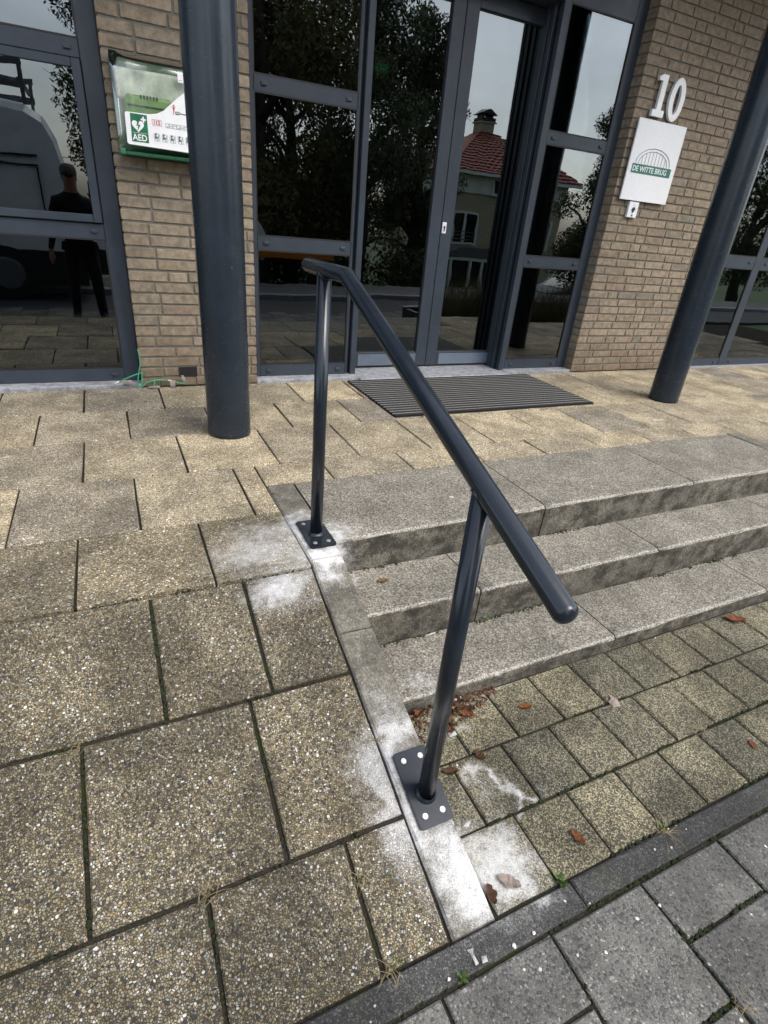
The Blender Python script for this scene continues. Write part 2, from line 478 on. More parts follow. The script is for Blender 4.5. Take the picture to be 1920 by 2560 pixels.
def emissive(name, c, s):
    m, N, out = new_mat(name)
    e = N.n('ShaderNodeEmission'); e.inputs[0].default_value = (*c, 1); e.inputs[1].default_value = s
    N.put(out.inputs['Surface'], e.outputs[0])
emissive('exit_light', (.10, 1.0, .35), .09)

# ------------------------------------------------------------------ object helpers
WL = {}
def wloc(o):
    return WL.get(o.name, Vector((0, 0, 0)))
def link(o, parent=None, loc=(0, 0, 0)):
    COL.objects.link(o)
    loc = Vector(loc)
    if parent is not None:
        o.parent = parent
        o.location = loc - wloc(parent)
    else:
        o.location = loc
    WL[o.name] = loc
    return o
def empty(name, loc=(0, 0, 0), parent=None):
    o = bpy.data.objects.new(name, None)
    o.empty_display_size = .1
    return link(o, parent, loc)
def tag(o, label=None, cat=None, group=None, kind=None):
    if label: o['label'] = label
    if cat: o['category'] = cat
    if group: o['group'] = group
    if kind: o['kind'] = kind
    return o
def to_mesh(bm, name, mats, smooth=False):
    me = bpy.data.meshes.new(name)
    bmesh.ops.recalc_face_normals(bm, faces=bm.faces)
    bm.to_mesh(me)
    bm.free()
    for m in (mats if isinstance(mats, (list, tuple)) else [mats]):
        me.materials.append(MATS[m])
    if smooth:
        me.polygons.foreach_set('use_smooth', [True] * len(me.polygons))
    return me
def obj(name, bm, mats, parent=None, loc=(0, 0, 0), smooth=False):
    """bm is in coordinates relative to loc"""
    return link(bpy.data.objects.new(name, to_mesh(bm, name, mats, smooth)), parent, loc)
def inst(name, me, parent=None, loc=(0, 0, 0), rot=None):
    o = bpy.data.objects.new(name, me)
    link(o, parent, loc)
    if rot: o.rotation_euler = rot
    return o
def B(): return bmesh.new()
def box(bm, x0, x1, y0, y1, z0, z1, bev=0.0, seg=1, mi=0):
    vs_ = [bm.verts.new(p) for p in ((x0, y0, z0), (x1, y0, z0), (x1, y1, z0), (x0, y1, z0), (x0, y0, z1), (x1, y0, z1), (x1, y1, z1), (x0, y1, z1))]
    fs = [bm.faces.new([vs_[i] for i in q]) for q in ((0, 3, 2, 1), (4, 5, 6, 7), (0, 1, 5, 4), (1, 2, 6, 5), (2, 3, 7, 6), (3, 0, 4, 7))]
    for f in fs: f.material_index = mi
    if bev:
        es = list({e for f in fs for e in f.edges})
        r = bmesh.ops.bevel(bm, geom=es, offset=bev, segments=seg, affect='EDGES', profile=.5)
        for f in r['faces']: f.material_index = mi
    return fs
def prism(bm, pts, axis, a, b, mi=0):
    """polygon pts (2D) extruded along axis from a to b. axis 'y': pts are (x,z); 'x': (y,z); 'z': (x,y)"""
    def P(p, t):
        return {'y': (p[0], t, p[1]), 'x': (t, p[0], p[1]), 'z': (p[0], p[1], t)}[axis]
    v0 = [bm.verts.new(P(p, a)) for p in pts]
    v1 = [bm.verts.new(P(p, b)) for p in pts]
    n = len(pts)
    fs = [bm.faces.new(v0), bm.faces.new(v1[::-1])]
    for i in range(n):
        fs.append(bm.faces.new((v0[i], v1[i], v1[(i + 1) % n], v0[(i + 1) % n])))
    for f in fs: f.material_index = mi
    return fs
def tube(bm, pts, rad, seg=10, caps='flat', mi=0):
    pts = [Vector(p) for p in pts]
    n = len(pts)
    rads = rad if isinstance(rad, (list, tuple)) else [rad] * n
    up = None
    rings = []
    for i in range(n):
        d = (pts[min(i + 1, n - 1)] - pts[max(i - 1, 0)]).normalized()
        if up is None:
            up = d.cross(Vector((0.31, 0.77, 0.55))).normalized()
        up = (up - d * up.dot(d)).normalized()
        w = d.cross(up)
        mit = 1.0
        if 0 < i < n - 1:
            c = (pts[i] - pts[i - 1]).normalized().dot((pts[i + 1] - pts[i]).normalized())
            mit = 1.0 / max(math.sqrt(max((1 + c) / 2, .01)), .3)
        ring = []
        ax = None
        if mit > 1.001:
            ax = ((pts[i + 1] - pts[i]).normalized() - (pts[i] - pts[i - 1]).normalized()).normalized()
        for k in range(seg):
            a = 2 * math.pi * k / seg
            o = (up * math.cos(a) + w * math.sin(a)) * rads[i]
            if ax is not None:
                o = o + ax * (o.dot(ax) * (mit - 1))
            ring.append(bm.verts.new(pts[i] + o))
        rings.append(ring)
    for i in range(n - 1):
        for k in range(seg):
            f = bm.faces.new((rings[i][k], rings[i][(k + 1) % seg], rings[i + 1][(k + 1) % seg], rings[i + 1][k]))
            f.material_index = mi; f.smooth = True
    for end, ring, pi, pj in ((0, rings[0], 0, 1), (1, rings[-1], n - 1, n - 2)):
        if caps == 'flat':
            f = bm.faces.new(ring); f.material_index = mi
        elif caps == 'round':
            d = (pts[pi] - pts[pj]).normalized()
            prev = ring
            for j in range(1, 5):
                a = j * math.pi / 2 / 5
                nr = [bm.verts.new(pts[pi] + (v.co - pts[pi]) * math.cos(a) + d * rads[pi] * .75 * math.sin(a)) for v in ring]
                for k in range(seg):
                    f = bm.faces.new((prev[k], prev[(k + 1) % seg], nr[(k + 1) % seg], nr[k])); f.material_index = mi; f.smooth = True
                prev = nr
            tip = bm.verts.new(pts[pi] + d * rads[pi] * .75)
            for k in range(seg):
                f = bm.faces.new((prev[k], prev[(k + 1) % seg], tip)); f.material_index = mi; f.smooth = True
def cyl(bm, c, r0, r1, z0, z1, seg=32, mi=0):
    tube(bm, [(c[0], c[1], z0), (c[0], c[1], z1)], [r0, r1], seg, 'flat', mi)
def text_mesh(body, size, mat, extrude=.001, bold=0.0, align='LEFT'):
    cu = bpy.data.curves.new('lettering', 'FONT')
    cu.body = body; cu.size = size; cu.extrude = extrude; cu.offset = bold; cu.align_x = align
    cu.resolution_u = 3
    o = bpy.data.objects.new('lettering', cu)
    COL.objects.link(o)
    dg = bpy.context.evaluated_depsgraph_get()
    me = bpy.data.meshes.new_from_object(o.evaluated_get(dg))
    bpy.data.objects.remove(o)
    me.materials.clear(); me.materials.append(MATS[mat])
    return me

# ================================================================== GROUND
G = -0.342            # street level
SL = 0.3457           # ramp slope (z per y)
YB = 1.4146           # where the ramp starts
RA = math.atan(SL)
def ramp_z(y): return -(YB - y) * SL

bm = B()
ys = [-120, -40, -22, -15, -9, -6.2, -4.6, -2.5, 0, 60]
zs = [-2.6, -2.4, -2.3, -2.2, -1.5, -.75, -.40, -.40, -.40, -.40]
xs = [-120, -30, -10, 0, 10, 30, 120]
grid = [[bm.verts.new((x, y, z)) for x in xs] for y, z in zip(ys, zs)]
for i in range(len(ys) - 1):
    for j in range(len(xs) - 1):
        bm.faces.new((grid[i][j], grid[i][j + 1], grid[i + 1][j + 1], grid[i + 1][j]))
tag(obj('ground', bm, 'grass_green', smooth=True), kind='structure')
bm = B(); box(bm, -60, 60, -2.45, -.9, -.43, G - .004)
tag(obj('road', bm, 'asphalt'), kind='structure')
bm = B(); box(bm, -60, 60, -2.60, -2.45, -.43, G + .08, .01)
tag(obj('road_kerb', bm, 'sill_stone'), kind='structure')
bm = B(); box(bm, -60, 60, -4.1, -2.60, -.43, G + .06)
tag(obj('footpath', bm, 'path_paving'), kind='structure')

SLABS = {}
def slab_mesh(w, d, h, ch, mat, jit=.0012):
    key = (round(w, 3), round(d, 3), h, mat, random.randrange(3))
    if key in SLABS: return SLABS[key]
    bm = B()
    rings = []
    for dx, z in ((0, -h), (0, -ch), (ch, 0)):
        ring = []
        # eight points round each ring so that the outline can waver
        for (sx, sy) in ((-1, -1), (0, -1), (1, -1), (1, 0), (1, 1), (0, 1), (-1, 1), (-1, 0)):
            ring.append(bm.verts.new((sx * (w / 2 - dx) + random.uniform(-jit, jit), sy * (d / 2 - dx) + random.uniform(-jit, jit), z)))
        rings.append(ring)
    for a, b in ((0, 1), (1, 2)):
        for k in range(8):
            bm.faces.new((rings[a][k], rings[a][(k + 1) % 8], rings[b][(k + 1) % 8], rings[b][k]))
    bm.faces.new(rings[2])
    SLABS[key] = to_mesh(bm, 'slab', mat)
    return SLABS[key]
def lay(parent, x0, x1, y0, y1, mat, name='slab', gap=.006, h=.04, ch=.003, ramp=False, z=0.0, dz=.0015):
    if x1 - x0 < .025 or y1 - y0 < .025: return
    cx_, cy_ = (x0 + x1) / 2, (y0 + y1) / 2
    w, d = x1 - x0 - gap, y1 - y0 - gap
    if ramp:
        me = slab_mesh(w, d / math.cos(RA), h, ch, mat)
        inst(name, me, parent, (cx_, cy_, ramp_z(cy_) + random.uniform(-dz, dz)), (RA + R(random.uniform(-.25, .25)), R(random.uniform(-.25, .25)), R(random.uniform(-.25, .25))))
    else:
        me = slab_mesh(w, d, h, ch, mat)
        inst(name, me, parent, (cx_, cy_, z + random.uniform(-dz, dz)), (R(random.uniform(-.18, .18)), R(random.uniform(-.18, .18)), R(random.uniform(-.25, .25))))

CL, CR = .484, .597       # kerb beside the ramp
KL, KR = 3.385, 3.495     # kerb on the far side of the stairs
# --- entrance platform
bm = B()
box(bm, -3, 9, 1.99, 3.49, -.4, -.008)
box(bm, -3, CL, 1.40, 1.99, -.4, -.008)
box(bm, KR, 9, 1.40, 1.99, -.4, -.008)
platform = tag(obj('platform', bm, 'joint_soil'), kind='structure')
rows = [(1.392, 1.772, -.193, .375), (1.772, 2.206, -.002, .392), (2.206, 2.650, -.184, .392), (2.650, 3.066, .010, .392), (3.066, 3.478, -.190, .392)]
for y0, y1, off, p in rows:
    k = math.ceil((-2.2 - off) / p)
    while off + k * p < 7.4:
        x0, x1 = off + k * p, off + (k + 1) * p
        k += 1
        if y1 < 1.80:
            if x0 < CL: lay(platform, x0, min(x1, CL), y0, y1, 'mid_slab', gap=.007)
            if x1 > KR: lay(platform, max(x0, KR), x1, y0, y1, 'platform_slab')
        elif y0 < 1.80:
            for a, b, yy in ((x0, min(x1, CL), y0), (max(x0, CL), min(x1, KR), 1.998), (max(x0, KR), x1, y0)):
                if b > a: lay(platform, a, b, yy, y1, 'platform_slab', gap=.008)
        else:
            lay(platform, x0, x1, y0, y1, 'platform_slab', gap=.009)
# --- ramps
def ramp_base(x0, x1, name):
    bm = B()
    prism(bm, [(.40, -.5), (.40, ramp_z(.40) - .011), (1.392, ramp_z(1.392) - .011), (1.392, -.5)], 'x', x0, x1)
    return tag(obj(name, bm, 'joint_soil'), kind='structure')
ramp = ramp_base(-3, CL, 'ramp')
rrows = [(1.036, 1.392, [-.006, .26], .375), (.670, 1.036, [-.193, .195], .388), (.424, .670, [.022, .326], .392)]
for y0, y1, js, p in rrows:
    xsj = [js[0] - p * i for i in range(6, 0, -1)] + js + [CL - .001]
    for a, b in zip(xsj[:-1], xsj[1:]):
        lay(ramp, a, b, y0, y1, 'gravel_slab', gap=.010, ch=.004, ramp=True)
ramp2 = ramp_base(KR, 8, 'ramp')
for y0, y1, js, p in rrows:
    for i in range(9):
        lay(ramp2, KR + i * p, KR + (i + 1) * p, y0, y1, 'gravel_slab', gap=.010, ch=.004, ramp=True)
# --- small tiles at the foot of the stairs
bm = B(); box(bm, CR, KL, .42, 1.2, -.45, G - .008)
low = tag(obj('lower_pavement', bm, 'joint_soil'), kind='structure')
for y0, y1, off in ((.808, 1.004, .955), (.613, .808, .882), (.428, .613, .962)):
    k = math.ceil((CR - off) / .1795) - 1
    while off + k * .1795 < KL:
        x0, x1 = max(off + k * .1795, CR + .002), min(off + (k + 1) * .1795, KL)
        k += 1
        lay(low, x0, x1, y0, y1, 'small_tile', 'tile', gap=.007, ch=.005, z=G, dz=.002)
# --- dark kerb band
bm = B(); box(bm, -6, 9, .362, .426, -.45, G - .02)
band = tag(obj('kerb_band', bm, 'joint_soil'), kind='structure')
for i in range(-6, 9):
    x0 = .868 + i * .93 - .06
    lay(band, x0, x0 + .93, .360, .424, 'band_stone', 'kerbstone', gap=.004, h=.06, ch=.004, z=G + .004, dz=.001)
# --- grey street tiles
bm = B(); box(bm, -6, 9, -.95, .362, -.45, G - .009)
street = tag(obj('street_pavement', bm, 'joint_soil'), kind='structure')
for i in range(-9, 16):
    x0 = .416 + i * .2765
    y = .356
    first = .134 if i % 2 == 0 else .246
    cuts = [y, y - first]
    while cuts[-1] > -.9: cuts.append(cuts[-1] - .278)
    for a, b in zip(cuts[:-1], cuts[1:]):
        lay(street, x0, x0 + .2765, b, a, 'grey_tile', 'tile', gap=.007, ch=.004, z=G, dz=.002)

# ================================================================== STAIRS AND KERBS
def step_block(parent, x0, x1, y0, y1, z0, z1, bev=.013):
    bm = B()
    w, d, h = x1 - x0 - .005, y1 - y0, z1 - z0
    n = 14
    # cross-section with a rounded, slightly chipped nosing, repeated along the block
    sec = [(d / 2, -h), (-d / 2 + .004, -h)] + [(-d / 2, -bev)] + [(-d / 2 + bev * (1 - math.cos(a)), -bev + bev * math.sin(a)) for a in (R(22), R(45), R(68), R(90))] + [(-d / 2 + .05, .0005), (d / 2, 0)]
    rings = []
    for i in range(n + 1):
        x = -w / 2 + w * i / n
        ring = []
        for j, (y, z) in enumerate(sec):
            e = .0016 if 2 <= j <= 6 else .0
            ring.append(bm.verts.new((x, y + random.uniform(-e, e), z + random.uniform(-e, e) * .5)))
        rings.append(ring)
    m = len(sec)
    for a, b in zip(rings[:-1], rings[1:]):
        for j in range(m):
            f = bm.faces.new((a[j], a[(j + 1) % m], b[(j + 1) % m], b[j]))
            f.smooth = 2 <= j <= 6
    bm.faces.new(rings[0]); bm.faces.new(rings[-1][::-1])
    return obj('step_block', bm, 'step_stone', parent, ((x0 + x1) / 2, (y0 + y1) / 2, z1))
stairs = tag(empty('stairs', (2.0, 1.005, G)), 'three grey granite-look stone steps with rounded noses leading to the entrance', 'stairs')
J1 = [CR + .002, 1.546, 2.471, KL - .002]
J2 = [CR + .002, 1.077, 1.995, 2.919, KL - .002]
for a, b in zip(J1[:-1], J1[1:]): step_block(stairs, a, b, 1.513, 1.990, -.20, 0.0)
for a, b in zip(J2[:-1], J2[1:]): step_block(stairs, a, b, 1.258, 1.509, -.34, -.1427)
J3 = [CR + .002, 1.535, 2.445, KL - .002]
for a, b in zip(J3[:-1], J3[1:]): step_block(stairs, a, b, 1.005, 1.254, -.44, -.2838)
def kerb(x0, x1, label, name='kerb'):
    k = tag(empty(name, ((x0 + x1) / 2, .4255, G)), label, 'kerb')
    def piece(ya, yb, za, zb, jag=0.0):
        bm = B()
        n = 10
        secx = [(x0 + .001, -.30), (x0 + .001, -.006), (x0 + .007, 0), (x1 - .012, 0), (x1 - .004, -.003), (x1 - .001, -.011), (x1 - .001, -.30)]
        rings = []
        for i in range(n + 1):
            t = i / n
            y = ya + (yb - ya) * t; z = za + (zb - za) * t
            ring = []
            for j, (x, dz) in enumerate(secx):
                e = .0015 if 1 <= j <= 5 else 0
                yy = y
                if jag and i == n and 1 <= j <= 5:
                    yy += jag * (.0, .004, -.006, .010, .003)[j - 1] / .01 * .6
                ring.append(bm.verts.new((x - (x0 + x1) / 2 + random.uniform(-e, e), yy - (ya + yb) / 2, z + dz - za + random.uniform(-e, e) * .5)))
            rings.append(ring)
        m = len(secx)
        for a, b in zip(rings[:-1], rings[1:]):
            for j in range(m):
                bm.faces.new((a[j], a[(j + 1) % m], b[(j + 1) % m], b[j]))
        bm.faces.new(rings[0]); bm.faces.new(rings[-1])
        obj('kerbstone', bm, 'kerb_concrete', k, ((x0 + x1) / 2, (ya + yb) / 2, za))
    piece(1.990, YB + .006, .004, .004)
    piece(YB, 1.152, .002, ramp_z(1.152) + .002, .01)
    piece(1.147, .427, ramp_z(1.147) + .002, ramp_z(.427) + .002)
    return k
kerb(CL, CR, 'grey concrete kerb under the handrail, dusted white, sloping down between ramp and stairs')
kerb(KL, KR, 'plain grey concrete kerb at the far right end of the stairs')

# ================================================================== BUILDING
bld = tag(empty('office_building', (2.0, 3.5, 0)), 'beige brick office building with dark grey glazed entrance and windows', 'building')
YW = 3.483     # brick face
YF = 3.570     # frame face
PITCH, BH, BL, HL, JT = .0587, .0475, .197, .0925, .0108
ZT = 2.95
def brick_mesh(w):
    key = ('brick', round(w, 3), random.randrange(3))
    if key not in SLABS:
        bm = B()
        box(bm, -w / 2, w / 2, 0, .0925, 0, BH, .0022)
        for v in bm.verts:
            v.co += Vector((random.uniform(-1, 1), random.uniform(-1, 1), random.uniform(-1, 1))) * .0007
        SLABS[key] = to_mesh(bm, 'brick', 'brick')
    return SLABS[key]
NB = [0]
def brick_wall(x0, x1, name, rows_as_parts, seed):
    rnd = random.Random(seed)
    bm = B()
    box(bm, x0 + .0055, x1 - .004, YW + .0062, YW + .20, 0, ZT)
    wall = obj(name, bm, 'mortar', bld, (0, 0, 0))
    rest = B()
    row = 0
    z = .004
    while z + BH < ZT:
        x = x0
        first = [HL, .145, BL, .12][(row * 3 + rnd.randrange(2)) % 4]
        run = 0
        w = first
        while x < x1 - .02:
            if x + w > x1 - .03: w = x1 - x
            jy = rnd.uniform(-.0012, .0012)
            if row < rows_as_parts:
                inst('brick', brick_mesh(w), wall, (x + w / 2, YW + jy, z + rnd.uniform(-.0012, .0012)), (R(rnd.uniform(-.4, .4)), 0, R(rnd.uniform(-.3, .3))))
                NB[0] += 1
            else:
                box(rest, x, x + w, YW + jy, YW + .0925, z, z + BH)
            x += w + JT
            run = run + 1 if w > .15 else 0
            w = HL if (run >= 2 and rnd.random() < .55) or (run == 1 and rnd.random() < .22) else BL
        row += 1
        z += PITCH
    if len(rest.faces):
        tag(obj('brick_courses', rest, 'brick', wall, (0, 0, 0)), kind='stuff')
    else:
        rest.free()
    return wall
brick_wall(.118, .80, 'wall', 31, 3)
brick_wall(3.444, 4.80, 'pillar', 28, 11)

def frame_obj(name, rects, mat='frame_paint', parent=bld, bev=.003):
    bm = B()
    for r in rects: box(bm, *r, bev)
    return obj(name, bm, mat, parent, (0, 0, 0))
def pane(parent, x0, x1, z0, z1, y):
    bm = B(); box(bm, -(x1 - x0) / 2, (x1 - x0) / 2, -.004, .004, -(z1 - z0) / 2, (z1 - z0) / 2)
    obj('pane', bm, 'window_glass', parent, ((x0 + x1) / 2, y, (z0 + z1) / 2))
    # rubber glazing seal round it
    bm = B()
    t = .006
    for q in ((x0 - .002, x1 + .002, z0 - .002, z0 + t), (x0 - .002, x1 + .002, z1 - t, z1 + .002), (x0 - .002, x0 + t, z0 + t, z1 - t), (x1 - t, x1 + .002, z0 + t, z1 - t)):
        box(bm, q[0], q[1], y - .012, y - .0045, q[2], q[3])
    obj('gasket', bm, 'black_gasket', parent, (0, 0, 0))
CAPM = {}
def cap(parent, x, z, y=YF):
    if 'c' not in CAPM:
        bm = B(); box(bm, -.016, .016, -.009, 0, -.009, .009, .003, 2)
        CAPM['c'] = to_mesh(bm, 'drain_cap', 'frame_paint')
    inst('drain_cap', CAPM['c'], parent, (x, y, z))
D = .06
YG = YF + .014
# --- left window
XL0, XL1 = -2.2, .117
ft, fb = 2.42, .02
def wrect(x0, x1, z0, z1): return (x0, x1, YF, YF + D, z0, z1)
def transom(x0, x1, z0, z1): return (x0, x1, YF + .0025, YF + D - .002, z0, z1)
w1 = frame_obj('window', [wrect(.031, XL1, fb, ft), wrect(-1.32, -1.25, fb, ft), wrect(XL0, XL0 + .08, fb, ft),
                          transom(-1.249, .030, fb, .096), transom(-1.249, .030, .777, .852), transom(-1.249, .030, 1.540, 1.614), transom(-1.249, .030, 2.33, ft),
                          transom(XL0 + .081, -1.321, fb, .096), transom(XL0 + .081, -1.321, .777, .852), transom(XL0 + .081, -1.321, 1.540, 1.614), transom(XL0 + .081, -1.321, 2.33, ft)])
pane(w1, -1.249, .030, .096, .777, YG); pane(w1, -1.249, .030, 1.614, 2.33, YG)
for a, b in ((.096, .777), (.852, 1.54), (1.614, 2.33)): pane(w1, XL0 + .08, -1.32, a, b, YG)
sash = frame_obj('sash', [(-.012, .028, YF - .016, YF + .045, .856, 1.537), (-1.247, -1.207, YF - .016, YF + .045, .856, 1.537),
                          (-1.2065, -.0125, YF - .014, YF + .043, .856, .893), (-1.2065, -.0125, YF - .014, YF + .043, 1.500, 1.537)], parent=w1)
bm = B(); box(bm, -.605, .605, -.004, .004, -.303, .303)
obj('pane', bm, 'window_glass', w1, (-.6095, YG - .012, 1.1965))
for x, z in ((-.02, .815), (-.02, .057), (-.02, 1.577), (-1.18, .815), (-1.18, .057), (-.55, 1.577)): cap(w1, x, z, YF + .0025)
# --- entrance sidelights
def sidelight(x0, x1, g0, g1, top):
    s = frame_obj('sidelight', [wrect(x0, g0, fb, top), wrect(g1, x1, fb, top)] + [transom(g0 + .0005, g1 - .0005, a, b) for a, b in ((fb, .095), (.777, .852), (1.540, 1.614), (2.263, top))])
    for a, b in ((.095, .777), (.852, 1.540), (1.614, 2.263)):
        pane(s, g0, g1, a, b, YG)
    for z in (.055, .815, 1.577):
        cap(s, g0 + .055, z, YF + .0025); cap(s, g1 - .055, z, YF + .0025)
    return s
sidelight(.79, 1.452, .842, 1.438, 2.40)
sidelight(2.790, 3.444, 2.815, 3.355, 2.40)
# door posts: box sections with grooves, reaching back to the sliding leaves
frame_obj('door_post', [(1.4525, 1.472, YF + .028, 3.73, .012, 2.40), (1.4725, 1.513, YF - .012, 3.76, .012, 2.40)])
frame_obj('door_post', [(2.7535, 2.7895, YF - .012, 3.76, .012, 2.40), (2.745, 2.753, YF + .03, 3.60, .012, 2.40), (2.742, 2.753, 3.625, 3.66, .012, 2.40), (2.745, 2.753, 3.685, 3.72, .012, 2.40)])
frame_obj('door_header', [(1.513, 2.7535, YF - .01, 3.80, 2.26, 2.40), (.118, .79, YF - .01, YF + .05, 2.41, 2.5)])
bm = B()
box(bm, XL0, XL1, YF + .004, YF + .07, 2.4205, ZT)
box(bm, .795, 3.444, YF + .004, YF + .07, 2.4005, ZT)
box(bm, 4.80, 8.4, YF + .004, YF + .07, 2.4205, ZT)
obj('fascia_panel', bm, 'frame_paint', bld, (0, 0, 0))
# --- sliding door leaves
YD = 3.735
def leaf(x0, x1, g0, g1):
    d = frame_obj('door', [(x0, g0, YD, YD + .05, .022, 2.255), (g1, x1, YD, YD + .05, .022, 2.255), (g0 + .0005, g1 - .0005, YD + .002, YD + .048, .022, .125), (g0 + .0005, g1 - .0005, YD + .002, YD + .048, 2.17, 2.255)])
    pane(d, g0, g1, .125, 2.17, YD + .026)
    bm = B(); box(bm, g0 + .02, g1 - .002, YD - .0035, YD + .0015, .030, .112, .0012)
    obj('kick_plate', bm, 'kick_metal', d, (0, 0, 0))
    return d
leaf(1.53, 2.1725, 1.58, 2.083)
d2 = leaf(2.1765, 2.82, 2.268, 2.76)
bm = B(); box(bm, 2.180, 2.214, YD - .006, YD - .0005, .946, 1.016, .003, 2)
lp = obj('lock_plate', bm, 'sign_white', d2, (0, 0, 0))
bm = B(); tube(bm, [(2.197, YD - .0095, .985), (2.197, YD - .0065, .985)], .0075, 14); box(bm, 2.193, 2.201, YD - .009, YD - .0065, .960, .980)
obj('keyhole', bm, 'black_gasket', d2, (0, 0, 0))
# --- right window
XR0 = 4.80
rx_ = [(4.89, 5.46), (5.555, 6.75), (6.84, 8.2)]
rr = [wrect(XR0, 4.89, fb - .03, ft), wrect(5.46, 5.555, fb - .03, ft), wrect(6.75, 6.84, fb - .03, ft), wrect(8.2, 8.4, fb - .03, ft)]
for a, b in rx_:
    rr += [transom(a + .0005, b - .0005, fb - .03, .060), transom(a + .0005, b - .0005, .876, .978), transom(a + .0005, b - .0005, 2.33, ft)]
w2 = frame_obj('window', rr)
for a, b in rx_:
    pane(w2, a, b, .060, .876, YG); pane(w2, a, b, .978, 2.33, YG)
    for z in (.022, .927): cap(w2, a + .07, z, YF + .0025); cap(w2, b - .07, z, YF + .0025)
# --- sills and threshold
bm = B()
box(bm, XL0, .116, YW + .004, YF + .07, -.02, .019, .004)
box(bm, 4.802, 8.4, YW + .004, YF + .07, -.04, -.011, .004)
obj('sill', bm, 'sill_stone', bld, (0, 0, 0))
bm = B()
box(bm, .802, 1.512, YW + .002, YF + .07, -.02, .0185, .004)
box(bm, 1.5125, 2.7895, 3.448, 3.80, -.02, .0115, .004)
box(bm, 2.790, 3.442, YW + .002, YF + .07, -.02, .0185, .004)
obj('threshold', bm, 'sill_stone', bld, (0, 0, 0))
# --- upper storey overhang carried by the columns
bm = B()
box(bm, -6, 12, 2.42, 3.80, ZT, ZT + .45)
obj('canopy', bm, 'soffit', bld, (0, 0, 0))
# --- dark room behind the glass
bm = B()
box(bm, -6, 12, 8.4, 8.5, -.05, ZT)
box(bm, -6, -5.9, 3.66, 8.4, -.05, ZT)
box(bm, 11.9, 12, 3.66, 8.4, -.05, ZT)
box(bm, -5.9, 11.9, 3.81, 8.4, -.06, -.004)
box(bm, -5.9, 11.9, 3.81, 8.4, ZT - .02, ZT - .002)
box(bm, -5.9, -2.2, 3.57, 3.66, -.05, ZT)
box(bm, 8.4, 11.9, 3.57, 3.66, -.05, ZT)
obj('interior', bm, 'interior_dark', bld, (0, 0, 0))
# --- ventilation grille low in the wall
bm = B()
box(bm, .329, .434, YW - .004, YW + .004, .060, .066); box(bm, .329, .434, YW - .004, YW + .004, .108, .114)
box(bm, .329, .335, YW - .004, YW + .004, .066, .108); box(bm, .428, .434, YW - .004, YW + .004, .066, .108)
for i in range(13): box(bm, .3385 + i * .007, .3415 + i * .007, YW - .003, YW + .004, .066, .108)
for z in (.079, .094): box(bm, .335, .428, YW - .001, YW + .005, z, z + .003)
box(bm, .335, .428, YW - .0018, YW - .0012, .066, .108)
obj('ventilation_grille', bm, 'black_gasket', bld, (0, 0, 0))
# exit light glowing inside
bm = B(); box(bm, 2.06, 2.16, 4.78, 4.80, 1.97, 2.03, .012, 3)
tag(obj('exit_sign', bm, 'exit_light'), 'small green lit exit sign glowing behind the left door glass', 'exit sign')

# ================================================================== COLUMNS
def column(x, y, label):
    c = tag(empty('column', (x, y, 0)), label, 'column', 'steel columns before the entrance')
    bm = B(); tube(bm, [(0, 0, -.008)] + [(0, 0, z) for z in (.02, .5, 1, 1.5, 2, 2.5)] + [(0, 0, ZT - .002)], .1015, 72)
    obj('shaft', bm, 'column_paint', c, (x, y, 0))
column(.462, 2.634, 'round dark grey steel column in front of the green defibrillator cabinet')
column(3.615, 2.675, 'round dark grey steel column to the right of the white company sign')

# ================================================================== DOOR MAT
mx0, mx1, my0, my1 = 1.402, 2.936, 2.676, 3.432
matt = tag(empty('doormat', ((mx0 + mx1) / 2, my0, 0)), 'black slatted entrance mat with aluminium strips set before the doors', 'doormat')
bm = B(); box(bm, mx0, mx1, my0, my1, .002, .0045)
obj('tray', bm, 'black_gasket', matt, (0, 0, 0))
nb_ = 18
pt = (my1 - my0) / nb_
bm = B(); box(bm, -(mx1 - mx0) / 2 + .004, (mx1 - mx0) / 2 - .004, -.0148, .0148, 0, .008, .002)
mA = to_mesh(bm, 'rubber_strip', 'black_rubber')
bm = B(); box(bm, -(mx1 - mx0) / 2 + .004, (mx1 - mx0) / 2 - .004, -.0042, .0042, 0, .0078, .0008)
mB_ = to_mesh(bm, 'metal_strip', 'mat_aluminium')
for i in range(nb_):
    yy = my0 + pt * (i + .5)
    inst('rubber_strip', mA, matt, ((mx0 + mx1) / 2, yy, .005))
    if i < nb_ - 1: inst('metal_strip', mB_, matt, ((mx0 + mx1) / 2, yy + pt / 2, .005))

